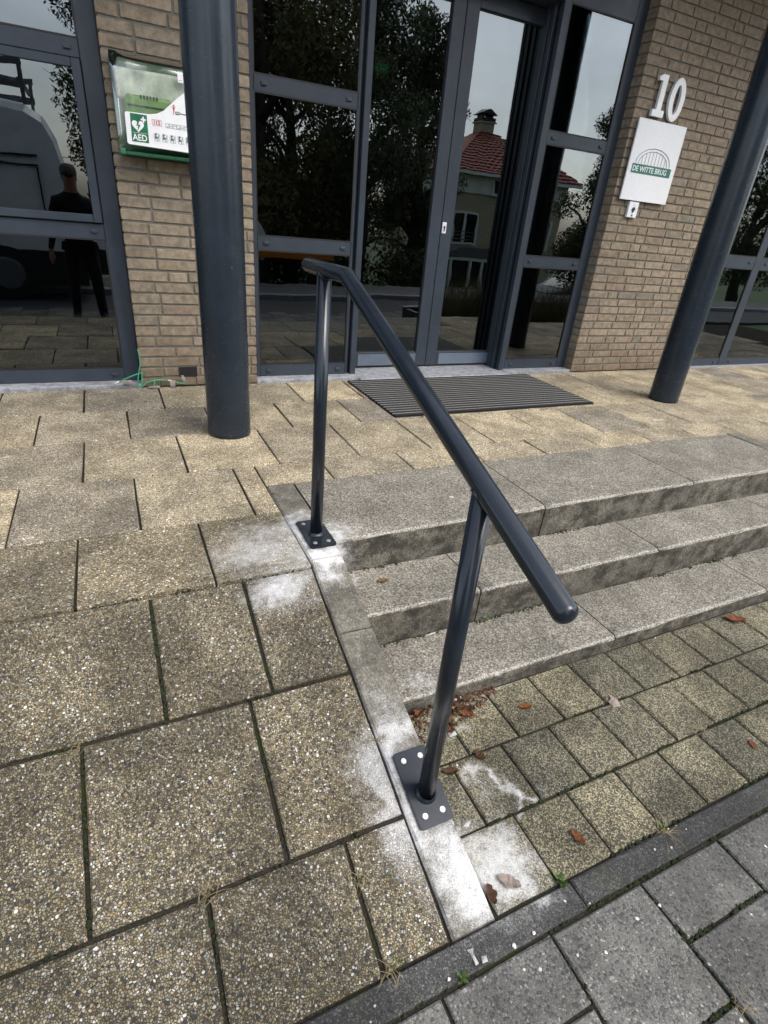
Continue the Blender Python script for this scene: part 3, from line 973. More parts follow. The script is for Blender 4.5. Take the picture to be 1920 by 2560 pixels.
# ================================================================== HANDRAIL
HX = .5525
rail = tag(empty('handrail', (HX, 1.0, ramp_z(1.0))), 'dark grey tubular steel handrail with two bolted posts beside the steps', 'handrail')
RR = .0208
bend = Vector((HX, 1.388, .866))
lo_end = Vector((HX, .452, .866 - (1.388 - .452) * .381))
bm = B()
tube(bm, [(HX, 1.700, .862), tuple(bend), tuple(lo_end)], RR, 28, 'round')
obj('rail', bm, 'rail_paint', rail, (0, 0, 0))
def base_plate(cx_, cy_, cz_, tilt, px_, py_):
    M = Matrix.Translation((cx_, cy_, cz_)) @ Matrix.Rotation(tilt, 4, 'X')
    w, l, t, r = .047, .0925, .008, .011
    bm = B()
    pts = []
    for sx, sy, a0 in ((1, 1, 0), (-1, 1, 90), (-1, -1, 180), (1, -1, 270)):
        for k in range(5):
            a = R(a0 + 90 * k / 4)
            pts.append((sx * (w - r) + r * math.cos(a), sy * (l - r) + r * math.sin(a)))
    prism(bm, pts, 'z', .0015, t)
    top = [f for f in bm.faces if all(abs(v.co.z - t) < 1e-5 for v in f.verts)]
    bmesh.ops.bevel(bm, geom=list(top[0].edges), offset=.0015, segments=2, affect='EDGES')
    bm.transform(M)
    pl = obj('base_plate', bm, 'rail_paint', rail, (0, 0, 0))
    for sx, sy in ((-.024, .068), (.024, .068), (-.024, -.066), (.024, -.066)):
        bm = B()
        tube(bm, [(sx, sy, t), (sx, sy, t + .0022)], [.0080, .0068], 16)
        tube(bm, [(sx, sy, t + .0022), (sx, sy, t + .0032)], .0030, 6)
        bm.transform(M)
        obj('screw', bm, 'steel', pl, (0, 0, 0))
def post(y, z0, z1, tilt):
    bm = B(); tube(bm, [(HX - .002, y, z0), (HX, y, z1)], .0208, 28)
    p = obj('post', bm, 'rail_paint', rail, (0, 0, 0))
    bm = B()
    M = Matrix.Translation((HX - .002, y, z0 + .004)) @ Matrix.Rotation(tilt, 4, 'X')
    prev = None
    for (rr_, zz) in ((.0275, 0), (.0262, .0035), (.0235, .006), (.0210, .0105)):
        ring = [bm.verts.new(M @ Vector((rr_ * math.cos(2 * math.pi * k / 28) * (1 + .012 * math.sin(9 * k)), rr_ * math.sin(2 * math.pi * k / 28), zz + (.0006 * math.sin(5 * k))))) for k in range(28)]
        if prev:
            for k in range(28):
                f = bm.faces.new((prev[k], prev[(k + 1) % 28], ring[(k + 1) % 28], ring[k])); f.smooth = True
        prev = ring
    obj('weld', bm, 'rail_paint', p, (0, 0, 0))
    bm = B()
    sl = 0.0 if tilt == 0 else .381
    ringp = []
    for k in range(29):
        a = 2 * math.pi * k / 28
        dx, dy = .0212 * math.cos(a), .0212 * math.sin(a)
        dz = -math.sqrt(max(.0210 ** 2 - min(abs(dx), .0205) ** 2, 0)) + dy * sl
        ringp.append((HX + dx, y + dy, z1 + (.009 if tilt == 0 else 0) + dz * 1.04 - .0006))
    tube(bm, ringp, .0032, 6)
    obj('weld', bm, 'rail_paint', p, (0, 0, 0))
base_plate(.5525, 1.568, .004, 0, 0, 0)
post(1.557, .010, .855, 0)
base_plate(.550, .712, ramp_z(.712) + .003, RA, 0, 0)
post(.692, ramp_z(.692) + .009, .866 - (1.388 - .692) * .381, RA)

# ================================================================== DEFIBRILLATOR CABINET
aed = tag(empty('defibrillator_cabinet', (.38, YW, 1.165)), 'green wall cabinet with clear cover and white AED label on brick', 'cabinet')
X0, X1, Z0, Z1 = .148, .63, 1.172, 1.572
bm = B(); box(bm, X0, X1, 3.418, YW - .001, Z0, Z1, .012, 3)
obj('back_shell', bm, 'aed_dark_green', aed)
bm = B(); box(bm, X0 - .002, X0 + .022, 3.352, 3.417, Z0 - .004, Z0 + .020, .004, 2); box(bm, X0 + .022, X1, 3.372, 3.417, Z0 - .002, Z0 + .010, .003)
obj('lower_lip', bm, 'aed_green', aed)
bm = B(); box(bm, X0 + .012, X1 - .012, 3.372, 3.4175, 1.395, 1.515, .014, 3)
for v in bm.verts:
    v.co.z += .03 * math.sin((v.co.x - .2) * 8)
obj('inner_panel', bm, 'aed_inner', aed)
bm = B(); box(bm, .188, .405, 3.365, 3.404, 1.30, 1.418, .022, 4)
dv = obj('defibrillator', bm, 'aed_device', aed, smooth=True)
bm = B(); box(bm, .20, .395, 3.3625, 3.3648, 1.366, 1.373)
for i in range(6): box(bm, .26 + i * .014, .267 + i * .014, 3.363, 3.3648, 1.398, 1.413)
obj('grip', bm, 'black_gasket', dv)
bm = B(); tube(bm, [(.236, 3.398, 1.468), (.236, 3.404, 1.468)], .011, 20); box(bm, .165, .226, 3.400, 3.4045, 1.464, 1.472)
obj('hook', bm, 'lead_grey', aed)
# clear moulded cover: thin shell, domed, open at the back
bm = B()
nx, nz = 14, 12
gv = {}
for i in range(nx + 1):
    for j in range(nz + 1):
        u, w = i / nx, j / nz
        e = min(u, 1 - u, w * .83, (1 - w) * .83) * 2
        dpt = .068 * min(1, (e * 5.5)) ** .45 - .012 * (1 - w)
        gv[i, j] = bm.verts.new((X0 + (X1 - X0) * u, 3.418 - max(dpt, 0) , Z0 + .012 + (Z1 - Z0 - .014) * w))
for i in range(nx):
    for j in range(nz):
        f = bm.faces.new((gv[i, j], gv[i + 1, j], gv[i + 1, j + 1], gv[i, j + 1])); f.smooth = True
obj('cover', bm, 'clear_plastic', aed)
YL = 3.345
lab = [(.188, 1.212), (.62, 1.203), (.62, 1.495), (.52, 1.478), (.46, 1.449), (.425, 1.422), (.388, 1.391), (.355, 1.362), (.325, 1.348), (.29, 1.341), (.19, 1.339), (.184, 1.333), (.182, 1.218)]
bm = B(); prism(bm, lab, 'y', YL - .002, YL)
lb = obj('label_sheet', bm, 'aed_white', aed)
lb['label'] = 'white AED instruction label with green emblem'
def pr(pts, mat, name, parent, y=YL - .003, t=.0008):
    bm = B(); prism(bm, pts, 'y', y, y + t); return obj(name, bm, mat, parent)
em = pr([(.203, 1.2245), (.278, 1.2245), (.279, 1.335), (.206, 1.3355)], 'aed_green', 'emblem', lb)
hx, hz, hs_ = .236, 1.289, .0265
heart = []
for k in range(36):
    t = 2 * math.pi * k / 36
    heart.append((hx + hs_ * (16 * math.sin(t) ** 3) / 16, hz + hs_ * (13 * math.cos(t) - 5 * math.cos(2 * t) - 2 * math.cos(3 * t) - math.cos(4 * t)) / 16))
pr(heart, 'aed_white', 'heart', aed, YL - .0042)
pr([(.236, 1.308), (.229, 1.288), (.237, 1.290), (.233, 1.268), (.247, 1.294), (.238, 1.293), (.243, 1.309)], 'aed_green', 'bolt', aed, YL - .0054)
bm = B(); box(bm, .2585, .2655, YL - .0042, YL - .0034, 1.304, 1.327); box(bm, .2505, .2735, YL - .0043, YL - .0035, 1.312, 1.319)
obj('cross', bm, 'aed_white', aed)
pr([(.206, 1.2605), (.277, 1.2605), (.277, 1.2615), (.206, 1.2615)], 'aed_white', 'divider', aed, YL - .0042)
def letter(body, size, mat, x, y, z, parent, bold=0.0, name='lettering', sx=1.0):
    me = text_mesh(body, size, mat, .0004, bold)
    o = inst(name, me, parent, (x, y, z), (R(90), 0, 0))
    o.scale = (sx, 1, 1)
    return o
letter('AED', .036, 'aed_white', .2075, YL - .0040, 1.2305, aed, .0006, sx=.93)
fr = [(.300, 1.300), (.343, 1.300), (.343, 1.323), (.300, 1.323)]
bm = B()
for q in ((.300, .343, 1.3000, 1.3012), (.300, .343, 1.3218, 1.3230), (.300, .3012, 1.3012, 1.3218), (.3418, .343, 1.3012, 1.3218)): box(bm, q[0], q[1], YL - .003, YL - .0022, q[2], q[3])
obj('number_frame', bm, 'print_red', lb)
letter('112', .021, 'print_red', .3045, YL - .0030, 1.3045, aed, .0005)
bm = B()
def outline(x, z, w, h, t=.0011):
    for q in ((x, x + w, z, z + t), (x, x + w, z + h - t, z + h), (x, x + t, z + t, z + h - t), (x + w - t, x + w, z + t, z + h - t)): box(bm, q[0], q[1], YL - .003, YL - .0022, q[2], q[3])
for i in range(8):
    x = .360 + i * .017
    outline(x, 1.297, .0155, .018)
    box(bm, x + .004, x + .012, YL - .003, YL - .0022, 1.300 + .004 * (i % 3), 1.302 + .004 * (i % 3))
for i in range(6):
    x = .300 + i * .036
    outline(x + .004, 1.238, .024, .030)
    tube(bm, [(x + .012, YL - .003, 1.265), (x + .012, YL - .0022, 1.265)], .005, 10)
    prism(bm, [(x + .006, 1.245), (x + .021, 1.250), (x + .020, 1.2535), (x + .008, 1.262)], 'y', YL - .0031, YL - .0023)
    prism(bm, [(x + .016, 1.2385), (x + .019, 1.2385), (x + .026, 1.263), (x + .023, 1.263)], 'y', YL - .0032, YL - .0024)
obj('pictograms', bm, 'print_grey', lb)
# small dancing-figure mark with its name bar
bm = B(); tube(bm, [(.404, YL - .003, 1.389), (.404, YL - .0022, 1.389)], .0042, 12)
prism(bm, [(.391, 1.387), (.397, 1.383), (.405, 1.382), (.414, 1.387), (.408, 1.379), (.404, 1.366), (.401, 1.354), (.399, 1.354), (.401, 1.368), (.400, 1.378)], 'y', YL - .003, YL - .0022)
obj('figure_mark', bm, 'print_red', lb)
pr([(.409, 1.355), (.428, 1.356), (.428, 1.368), (.409, 1.367)], 'aed_green', 'name_bar', lb)
letter('AED', .0085, 'aed_white', .4105, YL - .0040, 1.3585, aed, .0002)
letter('Partner', .0095, 'print_grey', .4295, YL - .0030, 1.3585, aed, .0002)
pr([(.433, 1.482), (.476, 1.484), (.476, 1.520), (.431, 1.516)], 'aed_white', 'sticker', aed)
pr([(.438, 1.490), (.448, 1.4905), (.448, 1.492), (.438, 1.4915)], 'print_grey', 'sticker_print', aed, YL - .0042)

# ================================================================== HOUSE NUMBER, SIGN, KEY SWITCH
num = tag(empty('house_number', (3.70, YW, 1.78)), 'raised white slab-serif numerals 10 on the brick pillar', 'house number')
y0_, y1_ = YW - .030, YW - .010
bm = B()
prism(bm, [(3.578, 1.787), (3.578, 1.826), (3.611, 1.826), (3.611, 1.985), (3.574, 1.985), (3.574, 2.008), (3.592, 2.012), (3.604, 2.021), (3.655, 2.021), (3.655, 1.826), (3.690, 1.826), (3.690, 1.787)], 'y', y0_, y1_)
for x, z in ((3.633, 1.81), (3.633, 2.0)): tube(bm, [(x, y1_, z), (x, YW - .001, z)], .004, 8)
obj('digit', bm, 'digit_white', num)
bm = B()
cx0, cz0, a1, b1, a2, b2 = 3.785, 1.9025, .071, .124, .029, .084
n = 48
rings = [[bm.verts.new((cx0 + a * math.cos(2 * math.pi * k / n), y, cz0 + b * math.sin(2 * math.pi * k / n))) for k in range(n)] for (a, b, y) in ((a1, b1, y0_), (a2, b2, y0_), (a2, b2, y1_), (a1, b1, y1_))]
for i in range(4):
    for k in range(n):
        bm.faces.new((rings[i][k], rings[i][(k + 1) % n], rings[(i + 1) % 4][(k + 1) % n], rings[(i + 1) % 4][k]))
for z in (1.80, 2.005): tube(bm, [(3.785, y1_, z), (3.785, YW - .001, z)], .004, 8)
obj('digit', bm, 'digit_white', num)

sgn = tag(empty('company_sign', (3.722, YW, 1.276)), 'white square sign with a green bridge logo reading De Witte Brug', 'sign')
YS = YW - .030
bm = B(); box(bm, 3.484, 3.961, YS, YS + .012, 1.276, 1.766, .001)
obj('panel', bm, 'sign_white', sgn)
bm = B()
for x in (3.54, 3.90):
    for z in (1.33, 1.70): tube(bm, [(x, YS + .012, z), (x, YW - .001, z)], .009, 10)
obj('spacers', bm, 'steel', sgn)
YP = YS - .0022
bm = B(); box(bm, 3.519, 3.918, YP, YP + .0012, 1.446, 1.503, .0005)
bar = obj('name_bar', bm, 'sign_green', sgn)
bm = B()
def arc_band(a, b, zc, t, x=3.716):
    pa = [(x - a * math.cos(math.pi * k / 40), zc + b * math.sin(math.pi * k / 40)) for k in range(41)]
    pb = [(x - (a - t) * math.cos(math.pi * k / 40), zc + (b - t) * math.sin(math.pi * k / 40)) for k in range(41)]
    for k in range(40): prism(bm, [pa[k], pa[k + 1], pb[k + 1], pb[k]], 'y', YP, YP + .0012)
arc_band(.174, .100, 1.507, .0036)
arc_band(.146, .082, 1.507, .0030)
for i in range(8):
    x = 3.716 + (i - 3.5) * .033
    zt = 1.507 + .080 * math.sqrt(max(0, 1 - ((x - 3.716) / .144) ** 2))
    box(bm, x - .0011, x + .0011, YP + .0001, YP + .0011, 1.504, zt)
obj('bridge_arch', bm, 'print_grey', sgn)
def serif_text(body, size, x0, z0, y, mat, parent, width):
    me = text_mesh(body, size, mat, .0004, .0006)
    xsb = [v.co.x for v in me.vertices]
    sc = width / (max(xsb) - min(xsb))
    o = inst('lettering', me, parent, (x0 - min(xsb) * sc, y, z0), (R(90), 0, 0))
    o.scale = (sc, 1, 1)
serif_text('DE WITTE BRUG', .046, 3.529, 1.459, YP - .0006, 'sign_white', sgn, .345)
bm = B()
for q in ((3.881, 3.906, 1.459, 1.4605), (3.881, 3.906, 1.4895, 1.491), (3.881, 3.8825, 1.4605, 1.4895), (3.9045, 3.906, 1.4605, 1.4895), (3.888, 3.9, 1.474, 1.476)): box(bm, q[0], q[1], YP - .001, YP - .0001, q[2], q[3])
prism(bm, [(3.886, 1.463), (3.889, 1.463), (3.902, 1.487), (3.899, 1.487)], 'y', YP - .0011, YP - .0002)
obj('small_mark', bm, 'print_grey', sgn)

ks = tag(empty('key_switch', (3.65, YW, 1.167)), 'small white key switch plate under the company sign', 'key switch')
bm = B(); box(bm, 3.602, 3.698, YW - .022, YW - .001, 1.166, 1.272, .002)
obj('plate', bm, 'sign_white', ks)
bm = B(); tube(bm, [(3.650, YW - .028, 1.222), (3.650, YW - .0225, 1.222)], .0125, 20); box(bm, 3.644, 3.656, YW - .0265, YW - .0225, 1.199, 1.212)
obj('key_cylinder', bm, 'black_gasket', ks)
bm = B()
for dx in (-.021, .021): tube(bm, [(3.650 + dx, YW - .0235, 1.218), (3.650 + dx, YW - .0225, 1.218)], .003, 8)
tube(bm, [(3.650, YW - .0235, 1.181), (3.650, YW - .0225, 1.181)], .009, 16)
arcp = [(3.650 + .016 * math.cos(R(a)), YW - .0232, 1.238 + .010 * math.sin(R(a))) for a in range(30, 151, 12)]
tube(bm, arcp, .0009, 5)
obj('print', bm, 'print_grey', ks)

# ================================================================== CABLE AT THE WALL FOOT
cab = tag(empty('earth_cable', (.11, 3.465, 0)), 'thin green cable with taped ends lying at the foot of the left brick wall', 'cable')
def spl(pts, n=6):
    out = []
    P = [Vector(p) for p in pts]
    for i in range(len(P) - 1):
        p0, p1, p2, p3 = P[max(i - 1, 0)], P[i], P[i + 1], P[min(i + 2, len(P) - 1)]
        for k in range(n):
            t = k / n
            out.append(.5 * ((2 * p1) + (p2 - p0) * t + (2 * p0 - 5 * p1 + 4 * p2 - p3) * t * t + (3 * p1 - p0 - 3 * p2 + p3) * t ** 3))
    out.append(P[-1])
    return out
for pts in ([(.115, 3.462, .225), (.120, 3.46, .153), (.104, 3.452, .091), (.086, 3.455, .004)],
            [(-.035, 3.455, .030), (.049, 3.45, .070), (.106, 3.455, .089), (.121, 3.455, .082), (.109, 3.452, .005)],
            [(.108, 3.452, .005), (.144, 3.455, .035), (.185, 3.462, .044), (.222, 3.464, .045), (.267, 3.464, .041), (.312, 3.462, .028), (.359, 3.46, .017)],
            [(.175, 3.45, .008), (.183, 3.455, .03), (.184, 3.46, .05)]):
    bm = B(); tube(bm, spl(pts), .0036, 8)
    obj('strand', bm, 'cable_green', cab)
for (x, y, z, w, h, rz) in ((.035, 3.44, .040, .05, .034, .3), (.285, 3.452, .018, .03, .05, -.1), (.178, 3.44, .010, .06, .016, .2), (.345, 3.462, .045, .016, .05, .5)):
    bm = B()
    prev = None
    for i in range(5):
        t = i / 4
        a = bm.verts.new((x - w / 2 + rz * .02 * t, y - .012 * math.sin(t * 3), z + h / 2 - h * t))
        b = bm.verts.new((x + w / 2 + rz * .03 * t, y - .008 * math.sin(t * 2.4), z + h / 2 - h * t * .9))
        if prev: bm.faces.new((prev[0], prev[1], b, a))
        prev = (a, b)
    bmesh.ops.solidify(bm, geom=list(bm.faces), thickness=.0012)
    obj('tape', bm, 'tape', cab)
bm = B(); tube(bm, [(-.03, 3.4535, .034), (-.005, 3.452, .047)], .0042, 8); tube(bm, [(.262, 3.4635, .0425), (.284, 3.463, .037)], .0042, 8)
obj('cable_end', bm, 'paper', cab)

# ================================================================== LITTER, LEAVES, WEEDS, MOSS
def leaf_obj(x, y, z, size, mat, rz, label, tilt=(0, 0), curl=.35, group=None, lobes=5, name='fallen_leaf'):
    bm = B()
    rows_ = 7
    prev = None
    rnd = random.Random(int((x * 977 + y * 373) * 1000))
    for i in range(rows_ + 1):
        t = i / rows_
        wd = size * .30 * (math.sin(math.pi * min(1, t * .97 + .03)) ** .75) * (1 + .22 * math.sin(lobes * math.pi * t)) + .0006
        yy = (t - .5) * size
        zz = size * .20 * curl * (math.cos((t - .5) * 4.0) * -1 + 1) * rnd.uniform(.7, 1.3)
        l = bm.verts.new((-wd * rnd.uniform(.75, 1.1), yy, zz + wd * curl * rnd.uniform(.5, 1.2)))
        c = bm.verts.new((rnd.uniform(-.03, .03) * size, yy, zz))
        r = bm.verts.new((wd * rnd.uniform(.75, 1.1), yy, zz + wd * curl * rnd.uniform(.3, 1.0)))
        if prev:
            bm.faces.new((prev[0], prev[1], c, l)); bm.faces.new((prev[1], prev[2], r, c))
        prev = (l, c, r)
    bmesh.ops.solidify(bm, geom=list(bm.faces), thickness=.0004)
    tube(bm, [(0, -size * .5, 0), (size * .04, -size * .68, size * .03), (size * .02, -size * .8, size * .08)], size * .012, 5)
    zmin = min(v.co.z for v in bm.verts)
    for v in bm.verts: v.co.z -= zmin
    o = obj(name, bm, mat, None, (x, y, z + .0015))
    o.rotation_euler = (tilt[0], tilt[1], rz)
    tag(o, label, 'leaf', group)
    return o
leaf_obj(2.175, .955, G, .085, 'leaf_orange', 1.0, 'largest orange-brown leaf lying below the lowest step at the right edge', curl=.45, group='fallen leaves')
leaf_obj(1.040, .893, G, .045, 'leaf_orange', 1.4, 'rust-red leaf on the tile nearest the lowest step, left of the pale scrap', group='fallen leaves')
leaf_obj(1.632, .513, G, .036, 'leaf_orange', -.4, 'small red leaf on the small tiles at the far right edge', group='fallen leaves')
leaf_obj(.900, .496, G, .040, 'leaf_orange', .15, 'square-looking orange leaf on the tile just above the dark kerb band', curl=.6, group='fallen leaves')
leaf_obj(.798, .793, G, .042, 'leaf_brown', .3, 'brown leaf standing on the tile right of the lower post', curl=.6, group='fallen leaves')
leaf_obj(.690, .779, G, .045, 'leaf_brown', 1.3, 'red-brown leaf above the white dust ring beside the lower base plate', curl=.5, group='fallen leaves')
leaf_obj(.757, 1.419, -.1427, .044, 'leaf_tan', 1.5, 'tan leaf lying alone on the middle step tread by the kerb', curl=.35, group='fallen leaves')
leaf_obj(.668, .476, G, .056, 'leaf_pale', .7, 'large pale dusty leaf on the white dusted tile', curl=.55, group='fallen leaves')
leaf_obj(.613, .470, G, .045, 'leaf_brown', -.2, 'narrow brown leaf between the kerb and the pale dusty leaf', curl=.5, group='fallen leaves')
leaf_obj(.839, .932, G, .050, 'leaf_orange', .9, 'curled orange leaf at the right rim of the litter heap', curl=.7, group='fallen leaves')
leaf_obj(.758, .905, G, .036, 'leaf_orange', .2, 'short red leaf just in front of the litter heap by the lower post', curl=.6, group='fallen leaves')
random.seed(21)
for i in range(15):
    t = random.random() ** 1.3
    x = CR + .03 + t * .27
    y = 1.0 - random.random() ** 1.4 * (.12 - t * .08) - .008
    leaf_obj(x, y, G + random.random() * .012, random.uniform(.018, .042), random.choice(['leaf_brown', 'leaf_brown', 'leaf_tan', 'leaf_orange', 'leaf_brown', 'leaf_brown', 'leaf_pale']), random.uniform(0, 6.28),
             'withered leaf in the litter heap at the foot of the lowest step', (random.uniform(-.5, .5), random.uniform(-.5, .5)), random.uniform(.4, .9), 'leaves in the litter heap')
# crumbs of leaf mould under them
bm = B()
for i in range(420):
    t = random.random()
    x = CR + .012 + t * .38; y = 1.002 - random.random() ** 1.8 * (.15 - t * .12)
    s = random.uniform(.0015, .005)
    M = Matrix.Translation((x, y, G + .003)) @ Matrix.Rotation(random.uniform(0, 6.3), 4, (random.random(), random.random(), random.random()))
    vs_ = [bm.verts.new(M @ Vector(p)) for p in ((-s * 2, -s, 0), (s * 2, -s * .6, s), (s, s, 0), (-s, s, s * .7))]
    bm.faces.new(vs_[:3]); bm.faces.new((vs_[0], vs_[2], vs_[3])); bm.faces.new((vs_[0], vs_[1], vs_[3])); bm.faces.new((vs_[1], vs_[2], vs_[3]))
tag(obj('leaf_mould', bm, 'leaf_brown'), 'brown crumbs of leaf mould at the foot of the lowest step', 'litter', kind='stuff')
def scrap(x, y, z, pts, label, mat='paper', fold=.008, cat='scrap'):
    bm = B()
    c = bm.verts.new((0, 0, fold))
    ring = [bm.verts.new((px_, py_, random.uniform(0, fold * .6))) for px_, py_ in pts]
    for k in range(len(ring)): bm.faces.new((c, ring[k], ring[(k + 1) % len(ring)]))
    bmesh.ops.solidify(bm, geom=list(bm.faces), thickness=.0006)
    tag(obj('paper_scrap', bm, mat, None, (x, y, z + .002)), label, cat, 'white scraps')
scrap(1.335, .803, G, [(-.018, -.02), (.012, -.022), (.02, .0), (.012, .035), (.002, .012), (-.014, .008)], 'pale folded scrap on the joint between small tiles', 'leaf_pale', .006)
scrap(.838, .992, G, [(-.03, -.006), (.0, -.010), (.028, .0), (.026, .010), (-.01, .010)], 'crumpled white paper at the foot of the lowest step', fold=.012)
scrap(.877, 1.243, -.2838, [(-.022, -.003), (.0, -.006), (.02, -.001), (.022, .006), (-.012, .006)], 'flat white scrap against the middle riser on the lowest tread')
scrap(1.190, 1.695, 0, [(-.009, -.006), (.009, -.006), (.010, .005), (-.008, .006)], 'white chewing-gum dot on the top step', fold=.002)
scrap(.508, .386, G + .004, [(-.004, -.018), (.004, -.017), (.003, .006), (.009, .011), (-.007, .013), (-.003, .003)], 'T-shaped white scrap on the dark kerb band', fold=.004)
scrap(.526, .371, G + .004, [(-.007, -.005), (.006, -.007), (.008, .004), (-.003, .007)], 'small white chip on the kerb band beside the T-shaped scrap', fold=.005)
scrap(.650, .634, G, [(-.014, -.005), (.002, -.008), (.015, .001), (.010, .008), (-.006, .006)], 'grey paper chip beside the lower base plate', fold=.006)
scrap(.762, .886, G, [(-.014, -.008), (.012, -.008), (.014, .008), (-.010, .010)], 'white chip in front of the litter heap', fold=.006)
scrap(3.13, 2.30, 0, [(-.06, -.010), (.04, -.014), (.05, .008), (-.04, .012)], 'long white scrap on the platform left of the right column', fold=.004)
bm = B(); tube(bm, [(-.014, -.003, .005), (.012, .003, .005)], .0042, 10)
tag(obj('cigarette_butt', bm, 'cigarette', None, (.815, .970, G)), 'orange cigarette filter in the litter heap', 'cigarette butt')
# white grit crumbs
for i, (x, y, z) in enumerate([(.44, .37, G + .006), (.60, .367, G + .006), (.655, .368, G + .006), (1.06, .395, G + .006), (1.14, .42, G + .006), (.97, .30, G), (.78, .28, G), (.52, .21, G), (1.35, .29, G), (.70, .79, G), (.72, .79, G), (1.75, .99, G)]):
    bm = B()
    r = bmesh.ops.create_icosphere(bm, subdivisions=1, radius=random.uniform(.0025, .0045))
    for v in bm.verts: v.co += Vector([random.uniform(-.0015, .0015) for _ in range(3)]); v.co.z *= .6
    tag(obj('grit', bm, 'paper', None, (x, y, z + .002)), 'tiny white grit crumb scattered on the paving by the kerb band', 'grit', 'white grit crumbs')
# moss cushions in the joints
MOSS = [((-.006, 1.03), (-.006, 1.36), .9, True), ((.26, 1.05), (.26, 1.38), .45, True), ((-.193, .68), (-.193, 1.0), .6, True), ((.022, .45), (.022, .66), .6, True), ((.195, .70), (.195, 1.0), .25, True),
        ((.195, 1.036), (.30, 1.036), .5, True), ((-.3, 1.036), (.4, 1.036), .15, True), ((-.3, .670), (.45, .670), .12, True), ((-.25, 1.392), (.45, 1.392), .25, True),
        ((.70, .613), (.86, .613), 1.0, False), ((.86, .613), (1.9, .613), .55, False), ((1.1, .808), (1.9, .808), .25, False), ((.95, .429), (1.8, .429), .45, False),
        ((.75, .361), (1.5, .361), .8, False), ((.30, .361), (.75, .361), .25, False), ((.9695, .10), (.9695, .35), .55, False), ((.6925, .12), (.6925, .35), .5, False), ((.975, .222), (1.26, .222), .7, False),
        ((1.246, .12), (1.246, .35), .5, False), ((.97, .110), (.86, .110), .8, False), ((.755, .44), (.755, .60), .35, False), ((1.36, 1.511), (1.9, 1.511), .5, 'a'), ((.66, 1.511), (.9, 1.511), .5, 'a'), ((.68, 1.255), (1.5, 1.255), .4, 'b'), ((2.0, 1.255), (2.6, 1.255), .5, 'b')]
bm = B()
for (a, b, dens, rp) in MOSS:
    L = math.hypot(b[0] - a[0], b[1] - a[1])
    for i in range(int(L * dens * 420)):
        t = random.random()
        if math.sin(t * 23 + a[0] * 40) + math.sin(t * 9.3 + a[1] * 31) < -.55 + (1 - dens) * .8: continue
        x = a[0] + (b[0] - a[0]) * t + random.gauss(0, .0022); y = a[1] + (b[1] - a[1]) * t + random.gauss(0, .0022)
        z = ramp_z(y) - .004 if rp is True else (-.1427 if rp == 'a' else -.2838 if rp == 'b' else G - .003)
        if rp in ('a', 'b'): y -= random.random() * .012
        s = random.uniform(.002, .0052)
        r = bmesh.ops.create_icosphere(bm, subdivisions=1, radius=s, matrix=Matrix.Translation((x, y, z)))
        for v in r['verts']: v.co += Vector([random.uniform(-.35, .35) * s for _ in range(3)])
tag(obj('moss', bm, 'moss'), 'dark green moss growing in the paving joints', 'moss', kind='stuff')
def tuft(x, y, z, n, h, spread, mat, label, group, name, cat, wide=.0012):
    bm = B()
    for i in range(n):
        a = random.choice([-1.4, -1.7, 2.9, .2, 1.2]) + random.gauss(0, .55); hh = h * random.uniform(.3, 1.0); sp = spread * random.random() ** .7 * 1.25
        bx, by = random.gauss(0, .012), random.gauss(0, .007)
        d = Vector((math.cos(a), math.sin(a), 0)); s = Vector((-d.y, d.x, 0)) * wide
        prev = None
        for k in range(5):
            t = k / 4
            p = Vector((bx, by, 0)) + d * sp * t ** 1.4 + Vector((0, 0, hh * math.sin(t * 2.2) * .9))
            w = s * (1 - t * .85)
            cur = (bm.verts.new(p - w), bm.verts.new(p + w))
            if prev: bm.faces.new((prev[0], prev[1], cur[1], cur[0]))
            prev = cur
    tag(obj(name, bm, mat, None, (x, y, z)), label, cat, group)
g_ = 'dry grass tufts'
tuft(-.200, 1.022, ramp_z(1.022), 18, .020, .045, 'dry_grass', 'straw-coloured grass tuft in the ramp joint at the left edge', g_, 'grass_tuft', 'grass', .0008)
tuft(.024, .668, ramp_z(.668), 24, .022, .045, 'dry_grass', 'straw-coloured grass tuft at the ramp joint crossing near the bottom', g_, 'grass_tuft', 'grass', .0008)
tuft(.486, .842, ramp_z(.842), 34, .018, .035, 'dry_grass', 'straw-coloured grass tuft against the kerb above the lower base plate', g_, 'grass_tuft', 'grass', .0008)
tuft(.327, .590, ramp_z(.590), 30, .018, .035, 'dry_grass', 'straw-coloured grass tuft in the joint left of the kerb end', g_, 'grass_tuft', 'grass', .0008)
tuft(.335, .432, G, 21, .022, .04, 'dry_grass', 'straw-coloured grass tuft where ramp meets the dark kerb band', g_, 'grass_tuft', 'grass', .0008)
tuft(1.12, .425, G, 26, .018, .05, 'dry_grass', 'straw-coloured grass tuft beside the kerb band right of the orange leaf', g_, 'grass_tuft', 'grass', .0008)
tuft(.975, .105, G, 18, .018, .035, 'dry_grass', 'straw-coloured grass tuft between the grey tiles at lower right', g_, 'grass_tuft', 'grass', .0008)
tuft(1.52, .612, G, 22, .016, .04, 'dry_grass', 'straw-coloured grass tuft in the joint of the small tiles at right', g_, 'grass_tuft', 'grass', .0008)
